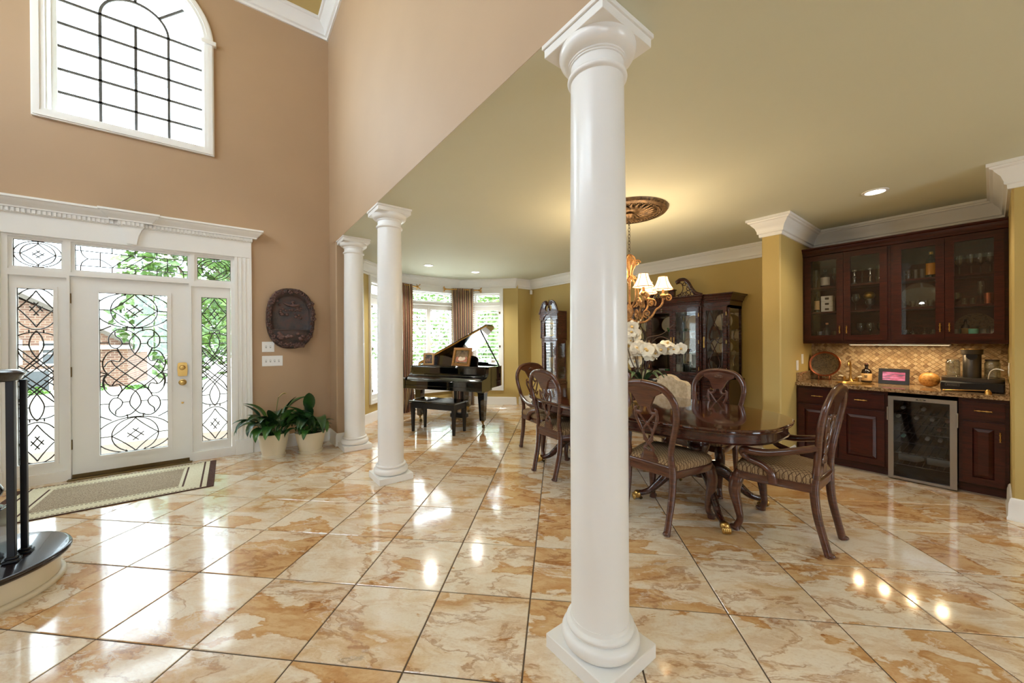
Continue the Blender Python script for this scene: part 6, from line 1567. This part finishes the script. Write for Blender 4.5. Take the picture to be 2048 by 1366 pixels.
# upper cabinets
UZ0, UZ1, UD = 1.315, 2.36, -.33
def upper(x0, x1, label):
    c = bthing('wall_cabinet', label, 'cabinet', 0, 0, 0, 0, 'glass-front wall cabinets over the bar')
    mb = MB(); mb.box(x0, x0 + .018, UD, -.012, UZ0, UZ1); mb.box(x1 - .018, x1, UD, -.012, UZ0, UZ1); mb.box(x0 + .018, x1 - .018, UD, -.012, UZ0 + .022, UZ0 + .04); mb.box(x0 + .018, x1 - .018, UD, -.012, UZ1 - .04, UZ1); mb.box(x0 + .018, x1 - .018, -.025, -.012, UZ0 + .04, UZ1 - .04); mb.build('carcass', 'cherry_cabinet', c, 0)
    MB().prism(rect(x0, x1, UZ0, UZ1), UD - .018, UD, 'Y', holes=[rect(x0 + .045, x1 - .045, UZ0 + .05, UZ1 - .06)]).build('face_frame', 'cherry_cabinet', c, 20)
    for z in (1.674, 1.961): MB().box(x0 + .018, x1 - .018, UD + .03, -.025, z - .009, z + .009).build('shelf', 'cherry_cabinet', c)
    w = (x1 - x0 - .04) / 2
    for i in range(2):
        a = x0 + .02 + w * i + .002; b = a + w - .004; s = .056
        d = MB().prism(rect(a, b, 1.352, 2.322), UD - .04, UD - .019, 'Y', holes=[rect(a + s, b - s, 1.352 + s, 2.322 - s)]).build('door', 'cherry_cabinet', c, 20)
        MB().box(a + s, b - s, UD - .03, UD - .027, 1.352 + s, 2.322 - s).build('pane', 'cabinet_glass', d, 0)
        handle(d, b - .027 if i == 0 else a + .027, UD - .04, 1.47)
upper(-.728, .002, 'glass-front dark cherry wall cabinet over the bar sink')
upper(.004, .728, 'glass-front dark cherry wall cabinet over the coffee maker')
cm = bthing('cabinet_crown', 'dark cherry crown moulding along the top of the wall cabinets', 'moulding')
MB().molding([(-.728, UD - .018), (.728, UD - .018)], [(0, 2.33), (.012, 2.335), (.014, 2.36), (.026, 2.372), (.034, 2.395), (.05, 2.405), (.052, 2.42), (0, 2.42)], side=-1).build('crown', 'cherry_cabinet', cm, 30)
MB().box(-.728, .728, UD - .018, -.012, 2.3605, 2.418).build('crown_core', 'cherry_cabinet', cm)
emit('strip_glow', (1, .80, .50, 1), 2.2)
ul = bthing('under_cabinet_light', 'glowing warm strip light under the wall cabinets', 'strip light')
MB().box(-.33, .40, -.30, -.25, UZ0 - .016, UZ0 - .001, .003).build('housing', 'plastic_white', ul); MB().box(-.32, .39, -.295, -.255, UZ0 - .018, UZ0 - .0155).build('diffuser', 'strip_glow', ul)
for x in (-.26, -.06, .14, .34):
    l = bpy.data.lights.new('under_cabinet_lamp', 'AREA'); l.shape = 'RECTANGLE'; l.size = .05; l.size_y = .03; l.energy = .85; l.color = (1, .76, .44); lo = bpy.data.objects.new('under_cabinet_lamp', l); COL.objects.link(lo); lo.parent = ul; lo.location = (x, -.275, UZ0 - .021)
# things on the counter
simple('copper', (150, 84, 54), .35, .8, vary=.15, scale=30); t = mat('plate_dark', srgb(70, 62, 50), .4, .3); v = t.coords('Object'); n = t.noise(v, 60, 4, .7); t.link(t.ramp(n.outputs[0], [(.35, srgb(40, 40, 36)), (.55, srgb(110, 90, 62)), (.7, srgb(70, 80, 76))]), t.b.inputs['Base Color'])
pl = bthing('decorative_plate', 'dark mottled plate with a copper rim on a small stand', 'plate', -.575, -.12, .8805)
M = Matrix.Translation((0, 0, .185)) @ Matrix.Rotation(R(78), 4, 'X')
mb = MB().lathe([(0, .0), (.10, .002), (.132, .018), (.132, .022), (.1, .008), (0, .006)], 40); mb.xform(M); mb.build('plate_centre', 'plate_dark', pl, 50)
mb = MB().lathe([(.130, .016), (.14, .022), (.148, .026), (.15, .03), (.146, .032), (.138, .028), (.130, .022)], 48, cap=False); mb.xform(M); mb.build('plate_rim', 'copper', pl, 50)
mb = MB()
for s in (-1, 1): mb.tube(bez([(s * .05, -.05, .05), (s * .05, -.06, .03), (s * .05, -.045, .006), (s * .05, .02, .006), (s * .03, .07, .16)], 4), .0045, 6)
mb.tube([(-.05, .02, .006), (.05, .02, .006)], .0045, 6); mb.build('stand', 'copper', pl, 60)
simple('bottle_brown', (26, 16, 12), .12, coat=.5); simple('label_cream', (206, 168, 112), .6, vary=.06)
lb = bthing('liquor_bottle', 'dark round-shouldered bottle with a cream label beside the faucet', 'bottle', -.215, -.12, .8805)
MB().lathe([(0, 0), (.042, 0), (.045, .01), (.045, .115), (.038, .14), (.016, .155), (.014, .18), (.018, .182), (.018, .20), (0, .202)], 24).build('bottle_glass', 'bottle_brown', lb, 50); MB().lathe([(.0455, .022), (.0458, .023), (.0458, .10), (.0455, .101)], 24, cap=False).build('paper_label', 'label_cream', lb, 50)
MB().lathe([(.016, .195), (.017, .2), (.012, .215), (0, .217)], 14).build('stopper', 'ceramic_brown', lb, 50)
mb = MB()
for z, w in ((.075, .026), (.06, .020)):
    n_ = 7
    for i in range(n_): a = R(-90) + (i - 3) * w / n_ * 24; mb.box(-.0016, .0016, -.0005, .0005, z - .004, z + .004); mb.xform(Matrix.Translation((.0462 * math.cos(a), .0462 * math.sin(a), 0)) @ Matrix.Rotation(a + PI / 2, 4, 'Z'), len(mb.v) - 8)
o = mb.build('label_print', 'plastic_black', lb, 0); o['kind'] = 'stuff'
fr = bthing('digital_frame', 'black ribbed digital photo frame showing a pink sunset', 'digital frame', .0, -.16, .8805)
M = Matrix.Rotation(R(-12), 4, 'X'); mb = MB().prism(rect(-.115, .115, 0, .165), -.012, .012, 'Y', holes=[rect(-.085, .085, .04, .13)]); mb.xform(M); mb.build('bezel', 'plastic_black', fr, 20)
mb = MB()
for i in range(9): z = .012 + .0175 * i; [mb.box(a, b, -.014, -.011, z - .004, z + .004) for a, b in ((-.113, -.088), (.088, .113))]
mb.xform(M); o = mb.build('bezel_ribs', 'plastic_black', fr, 0); o['kind'] = 'stuff'
m_ = bpy.data.materials.new('sunset_screen'); m_.use_nodes = True; MATS['sunset_screen'] = m_; tt = NT(m_); v = tt.coords('Object', (6, 6, 22)); n = tt.noise(v, 2.2, 4); c = tt.ramp(n.outputs[0], [(.32, srgb(70, 44, 60)), (.48, srgb(196, 60, 84)), (.6, srgb(226, 104, 130)), (.72, srgb(150, 60, 90))]); tt.link(c, tt.b.inputs['Emission Color']); tt.b.inputs['Emission Strength'].default_value = .7; tt.b.inputs['Base Color'].default_value = (.02, .02, .02, 1); tt.b.inputs['Roughness'].default_value = .15
mb = MB().box(-.085, .085, -.004, .004, .04, .13); mb.xform(M); mb.build('screen', 'sunset_screen', fr, 0)
mb = MB().box(-.03, .03, 0, .006, 0, .12); mb.xform(Matrix.Translation((0, .055, 0)) @ Matrix.Rotation(R(14), 4, 'X')); mb.build('easel_leg', 'plastic_black', fr, 0)
bronze_gold('gourd_skin', (150, 96, 40), (206, 152, 76), .4, 0, 60)
gd = bthing('gourd', 'speckled orange-gold gourd on the bar counter', 'gourd', .255, -.2, .8805)
mb = MB(); rings = []
for i in range(13):
    a = -PI / 2 + PI * i / 12; rr = max(.002, math.cos(a)) ** .9; rings.append([(.072 * rr * (1 + .03 * math.cos(8 * b)) * math.cos(b), .06 * rr * (1 + .03 * math.cos(8 * b)) * math.sin(b), .072 + .072 * math.sin(a)) for b in [2 * PI * k_ / 40 for k_ in range(40)]])
mb.loft(rings).build('gourd_body', 'gourd_skin', gd, 60); MB().tube([(0, 0, .14), (.004, 0, .154)], .006, 6).build('stem', 'twig', gd)
# drink machine on its capsule drawer
def text(parent, body, size, loc, m, rotx=R(90), name='lettering', ext=.0004):
    c = bpy.data.curves.new(name, 'FONT'); c.body = body; c.size = size; c.extrude = ext; c.align_x = 'CENTER'; c.align_y = 'CENTER'
    o = bpy.data.objects.new(name, c); COL.objects.link(o); o.parent = parent; o.location = loc; o.rotation_euler = (rotx, 0, 0); 
    bpy.context.view_layer.update(); me = bpy.data.meshes.new_from_object(o.evaluated_get(bpy.context.evaluated_depsgraph_get()))
    q = bpy.data.objects.new(name, me); COL.objects.link(q); q.parent = parent; q.location = loc; q.rotation_euler = (rotx, 0, 0); me.materials.clear(); me.materials.append(MATS[m])
    bpy.data.objects.remove(o); return q
text(BADGE, 'Danby', .014, ((X0 + X1) / 2, FY - .0445, .79), 'foil_cream')
pdw = bthing('capsule_drawer', 'low black drawer box under the drink machine on the counter', 'drawer box', .525, -.27, .8805)
MB().box(-.185, .18, -.17, .17, .006, .085, .004).build('drawer_box', 'plastic_black', pdw); MB().box(-.182, .178, -.178, -.169, .008, .078, .003).build('drawer_front', 'black_satin', pdw)
for x in (-.17, .165): MB().box(x - .012, x + .012, -.16, .16, 0, .007, .001).build('skid', 'plastic_black', pdw)
MB().prism(rect(-.155, -.07, .046, .066), -.1795, -.178, 'Y', holes=[rect(-.1535, -.0715, .0475, .0645)]).build('badge_border', 'steel', pdw, 0)
text(pdw, 'BARTESIAN', .0125, (-.1125, -.1787, .056), 'steel')
dm = bthing('drink_machine', 'grey countertop drink machine with a cylinder body and clear side jars', 'drink machine', .525, -.27, .9658)
MB().prism(sup(.185, .15, 40, 5), 0, .035, 'Z').build('tray', 'steel_dark', dm, 30)
MB().lathe([(0, .035), (.056, .035), (.056, .262), (.05, .272), (0, .272)], 32).build('body', 'steel_dark', dm, 40)
MB().lathe([(.056, .245), (.066, .252), (.068, .29), (.06, .298), (0, .30)], 32).build('head', 'steel_dark', dm, 40)
MB().tube([(-.068, 0, .296), (-.04, -.05, .297), (0, -.066, .297), (.04, -.05, .297), (.068, 0, .296)], .003, 6).build('head_rim', 'brass', dm, 60)
MB().lathe([(0, 0), (.034, 0), (.034, .004), (0, .004)], 24, (0, -.06, .235), 'Y').build('capsule_mouth', 'plastic_black', dm, 40)
for x, n in ((-.115, 'clear_jar'), (.115, 'clear_jar')):
    MB().lathe([(0, .036), (.04, .036), (.047, .046), (.047, .17), (.04, .188), (.036, .19), (.043, .17), (.043, .05), (0, .042)], 28, (x, 0, 0)).build('clear_jar', 'clear_glass', dm, 50)
    MB().lathe([(.04, .19), (.042, .192), (.042, .205), (0, .207)], 24, (x, 0, 0)).build('jar_lid', 'steel_dark' if x > 0 else 'clear_glass', dm, 40)
sn = bthing('candle_snuffer', 'long brass candle snuffer lying along the front of the bar counter', 'candle snuffer', .50, -.545, .8805)
MB().tube([(-.13, 0, .012), (.11, 0, .03)], .0035, 8).build('rod', 'brass', sn); MB().lathe([(.022, 0), (.02, .015), (.012, .032), (.004, .04), (0, .041)], 20, (.118, 0, 0)).build('bell', 'brass', sn, 50); MB().ball((-.135, 0, .0105), .0085, seg=8, rings=6).build('grip', 'brass', sn, 60)
# outlet and switch plates inside the niche
def wplate(x, y, z, rz, label, dark=False):
    s = thing('wall_plate', label, 'outlet', (x, y, z), rz, 'cover plates in the bar niche')
    MB().box(-.036, .036, -.006, 0, -.058, .058, .003).build('plate', 'plastic_white', s); 
    for dz in (-.02, .02): MB().box(-.014, .014, -.008, -.005, dz - .013, dz + .013, .002).build('socket', 'plastic_white', s)
    return s
wplate(5.374, 1.3695, 1.132, 0, 'white cover plate on the niche side wall above the decorative plate')
wplate(5.19, 1.3695, 1.065, 0, 'white cover plate lower on the niche side wall near the counter edge')
wplate(5.21, -.0895, 1.10, PI, 'white outlet plate on the end wall beside the drink machine')
tag(MB().tube(bez([(5.21, -.06, 1.09), (5.24, -.02, 1.10), (5.30, .01, 1.07), (5.36, .02, 1.0), (5.42, .0, .93), (5.45, -.02, .886)], 6), .004, 8).build('power_cord', 'plastic_white', None, 60), 'thin white power cord from the outlet down behind the drink machine', 'cord')
# ------------------------------------------------------------ what stands behind the cabinet glass
F0, F1, F2 = 1.3555, 1.6835, 1.9705
simple('silver', (206, 206, 204), .18, .9); simple('amber', (196, 132, 40), .2, coat=.4, vary=.1); simple('gold_ball', (196, 158, 72), .35, .7, vary=.15, scale=40); simple('card_white', (226, 222, 212), .6); simple('teal_glass', (120, 200, 176), .2, coat=.4); simple('label_white', (228, 222, 206), .6)
PROF = {'wine': [(0, 0), (.032, 0), (.033, .003), (.006, .01), (.0045, .075), (.012, .085), (.036, .12), (.038, .15), (.031, .185), (.029, .185), (.035, .15), (.033, .12), (.01, .09), (0, .088)],
        'flute': [(0, 0), (.028, 0), (.028, .003), (.005, .01), (.0045, .08), (.02, .11), (.024, .16), (.02, .215), (.018, .215), (.021, .16), (.017, .112), (0, .09)],
        'tumbler': [(0, 0), (.03, 0), (.033, .1), (.031, .1), (.028, .008), (0, .008)], 'shot': [(0, 0), (.019, 0), (.024, .062), (.022, .062), (.017, .01), (0, .01)],
        'snifter': [(0, 0), (.03, 0), (.03, .003), (.006, .01), (.006, .03), (.03, .05), (.042, .08), (.034, .12), (.032, .12), (.04, .08), (.028, .053), (0, .034)],
        'candle': [(0, 0), (.036, 0), (.034, .01), (.012, .025), (.01, .07), (.018, .085), (.01, .1), (.009, .14), (.022, .15), (.024, .165), (0, .165)],
        'pitcher': [(0, 0), (.045, 0), (.052, .03), (.05, .11), (.042, .16), (.048, .19), (.046, .19), (.04, .16), (.047, .11), (.048, .03), (0, .01)]}
GM = {}
def glass(kind, x, y, z, label, m='clear_glass', inv=False, cat='glass'):
    key = (kind, m, inv)
    if key not in GM:
        pr = PROF[kind]; H = max(p[1] for p in pr); pr = [(r, H - q) for r, q in pr] if inv else pr
        me = MB().lathe(pr, 20).mesh(kind, 50); me.materials.append(MATS[m]); GM[key] = me
    nm = {'wine': 'wine_glass', 'flute': 'champagne_flute', 'tumbler': 'tumbler', 'shot': 'shot_glass', 'snifter': 'brandy_snifter', 'candle': 'candlestick', 'pitcher': 'glass_pitcher'}[kind]
    o = bpy.data.objects.new(nm, GM[key]); COL.objects.link(o); o.location = wb(x, y, z); tag(o, label, cat, 'glassware in the bar wall cabinets'); return o
D1, D2, D3, D4 = 'first bar cabinet door', 'second bar cabinet door', 'third bar cabinet door', 'fourth bar cabinet door'
for x, n in ((-.64, 'beside the door frame'), (-.47, 'right of the square label bottle'), (-.42, 'at the handle side')): glass('flute', x, -.2, F2, 'clear flute on the top shelf %s, %s' % (n, D1))
for x, n in ((-.60, 'leftmost'), (-.46, 'middle'), (-.41, 'rightmost')): glass('tumbler', x, -.2, F0, 'clear tumbler, %s on the bottom of the %s' % (n, D1))
for x, n in ((-.30, 'first'), (-.235, 'second'), (-.17, 'third')): glass('candle', x, -.2, F2, '%s pale candlestick on the top shelf, %s' % (n, D2), 'silver' if n != 'second' else 'clear_glass', cat='candlestick')
glass('pitcher', -.085, -.2, F2, 'clear pitcher on the top shelf, ' + D2, cat='pitcher')
glass('wine', -.29, -.2, F1, 'wine glass beside the gold ball, ' + D2); glass('snifter', -.17, -.23, F1, 'brandy snifter in front of the gold ball, ' + D2)
for x, n in ((-.25, 'first'), (-.17, 'second'), (-.085, 'third')): glass('wine', x, -.2, F0, '%s wine glass on the bottom, %s' % (n, D2))
for x, n in ((.11, 'first'), (.165, 'second'), (.21, 'third')): glass('tumbler', x, -.2, F2, '%s clear tumbler left of the amber bottle, %s' % (n, D3))
for x, n in ((.085, 'first'), (.15, 'second'), (.215, 'third'), (.27, 'fourth')): glass('shot', x, -.26, F1, '%s small glass before the clear platter, %s' % (n, D3))
for x, n in ((.145, 'first'), (.225, 'second')): glass('snifter', x, -.2, F0, '%s upside-down goblet on the bottom, %s' % (n, D3), inv=True)
glass('tumbler', .29, -.2, F0, 'bluish tumbler on the bottom, ' + D3); glass('tumbler', .09, -.2, F0, 'clear tumbler in the bottom corner, ' + D3)
for x, n in ((.45, 'first'), (.52, 'second'), (.575, 'third'), (.63, 'fourth')): glass('wine', x, -.2, F2, '%s wine glass on the top shelf, %s' % (n, D4))
for x, n in ((.43, 'first'), (.48, 'second'), (.53, 'third')): glass('snifter' if n == 'first' else 'shot', x, -.22, F1, '%s low glass on the middle shelf, %s' % (n, D4))
glass('flute', .575, -.2, F1, 'tall flute on the middle shelf, ' + D4); glass('tumbler', .625, -.2, F1, 'copper coloured tumbler on the middle shelf, ' + D4, 'copper')
for x, n in ((.43, 'first'), (.60, 'last')): glass('tumbler', x, -.22, F0, '%s clear tumbler on the bottom, %s' % (n, D4))
glass('tumbler', .535, -.24, F0, 'pale teal tumbler on the bottom, ' + D4, 'teal_glass')
def bottle(x, y, z, h, r, body, lab, label, cap='plastic_black'):
    b = bthing('liquor_bottle', label, 'bottle', x, y, z, 0, 'bottles in the bar wall cabinets'); MB().lathe([(0, 0), (r, 0), (r, h * .62), (r * .85, h * .7), (r * .36, h * .78), (r * .34, h * .95), (0, h * .95)], 20).build('bottle_glass', body, b, 50)
    MB().lathe([(r * 1.015, h * .12), (r * 1.02, h * .13), (r * 1.02, h * .55), (r * 1.015, h * .56)], 20, cap=False).build('paper_label', lab, b, 50); MB().lathe([(r * .38, h * .9), (r * .4, h), (0, h)], 14).build('cap', cap, b, 40)
bottle(.27, -.2, F2, .26, .036, 'bottle_green', 'amber', 'amber labelled bottle on the top shelf, ' + D3, 'gold_ball')
bottle(-.555, -.2, F2, .21, .042, 'clear_glass', 'label_white', 'square white labelled bottle on the top shelf, ' + D1)
bottle(-.625, -.23, F1, .24, .024, 'bottle_green', 'label_cream', 'slim dark wine bottle on the middle shelf, ' + D1)
bottle(-.54, -.2, F0, .2, .034, 'clear_glass', 'clear_glass', 'clear bottle on the bottom, ' + D1, 'foil_red'); bottle(.485, -.2, F0, .19, .028, 'bottle_green', 'label_cream', 'small dark bottle on the bottom, ' + D4)
bxx = bthing('carton_stack', 'white three-tier carton with printed panels on the middle shelf, ' + D1, 'carton', -.53, -.2, F1)
for k in range(3): MB().box(-.055, .055, -.045, .045, .0615 * k, .0615 * k + .061, .002).build('carton_tier', 'card_white', bxx)
for k in range(3): MB().box(-.018, .018, -.0462, -.045, .0615 * k + .018, .0615 * k + .042).build('printed_mark', 'steel_dark', bxx, 0)
gb = bthing('gold_ball_ornament', 'speckled gold ball on a small stand on the middle shelf, ' + D2, 'ornament', -.19, -.13, F1); MB().lathe([(0, 0), (.03, 0), (.026, .01), (.01, .03), (.012, .11), (.022, .12), (0, .121)], 18).build('stand', 'plastic_black', gb, 50); MB().ball((0, 0, .162), .05, .05, .043, 24, 16).build('ball', 'gold_ball', gb, 60)
gp = bthing('glass_platter', 'large clear glass platter standing on edge, ' + D3, 'platter', .18, -.07, F1); mb = MB().lathe([(0, 0), (.09, 0), (.13, .012), (.13, .016), (.09, .005), (0, .005)], 36); mb.xform(Matrix.Translation((0, 0, .13)) @ Matrix.Rotation(R(80), 4, 'X')); mb.build('platter', 'clear_glass', gp, 50)
dp = bthing('patterned_plate', 'dark patterned plate standing on the bottom, ' + D4, 'plate', .54, -.08, F0); mb = MB().lathe([(0, 0), (.08, 0), (.125, .014), (.125, .018), (.08, .005), (0, .005)], 36); mb.xform(Matrix.Translation((0, 0, .124)) @ Matrix.Rotation(R(80), 4, 'X')); mb.build('plate_body', 'plate_dark', dp, 50)
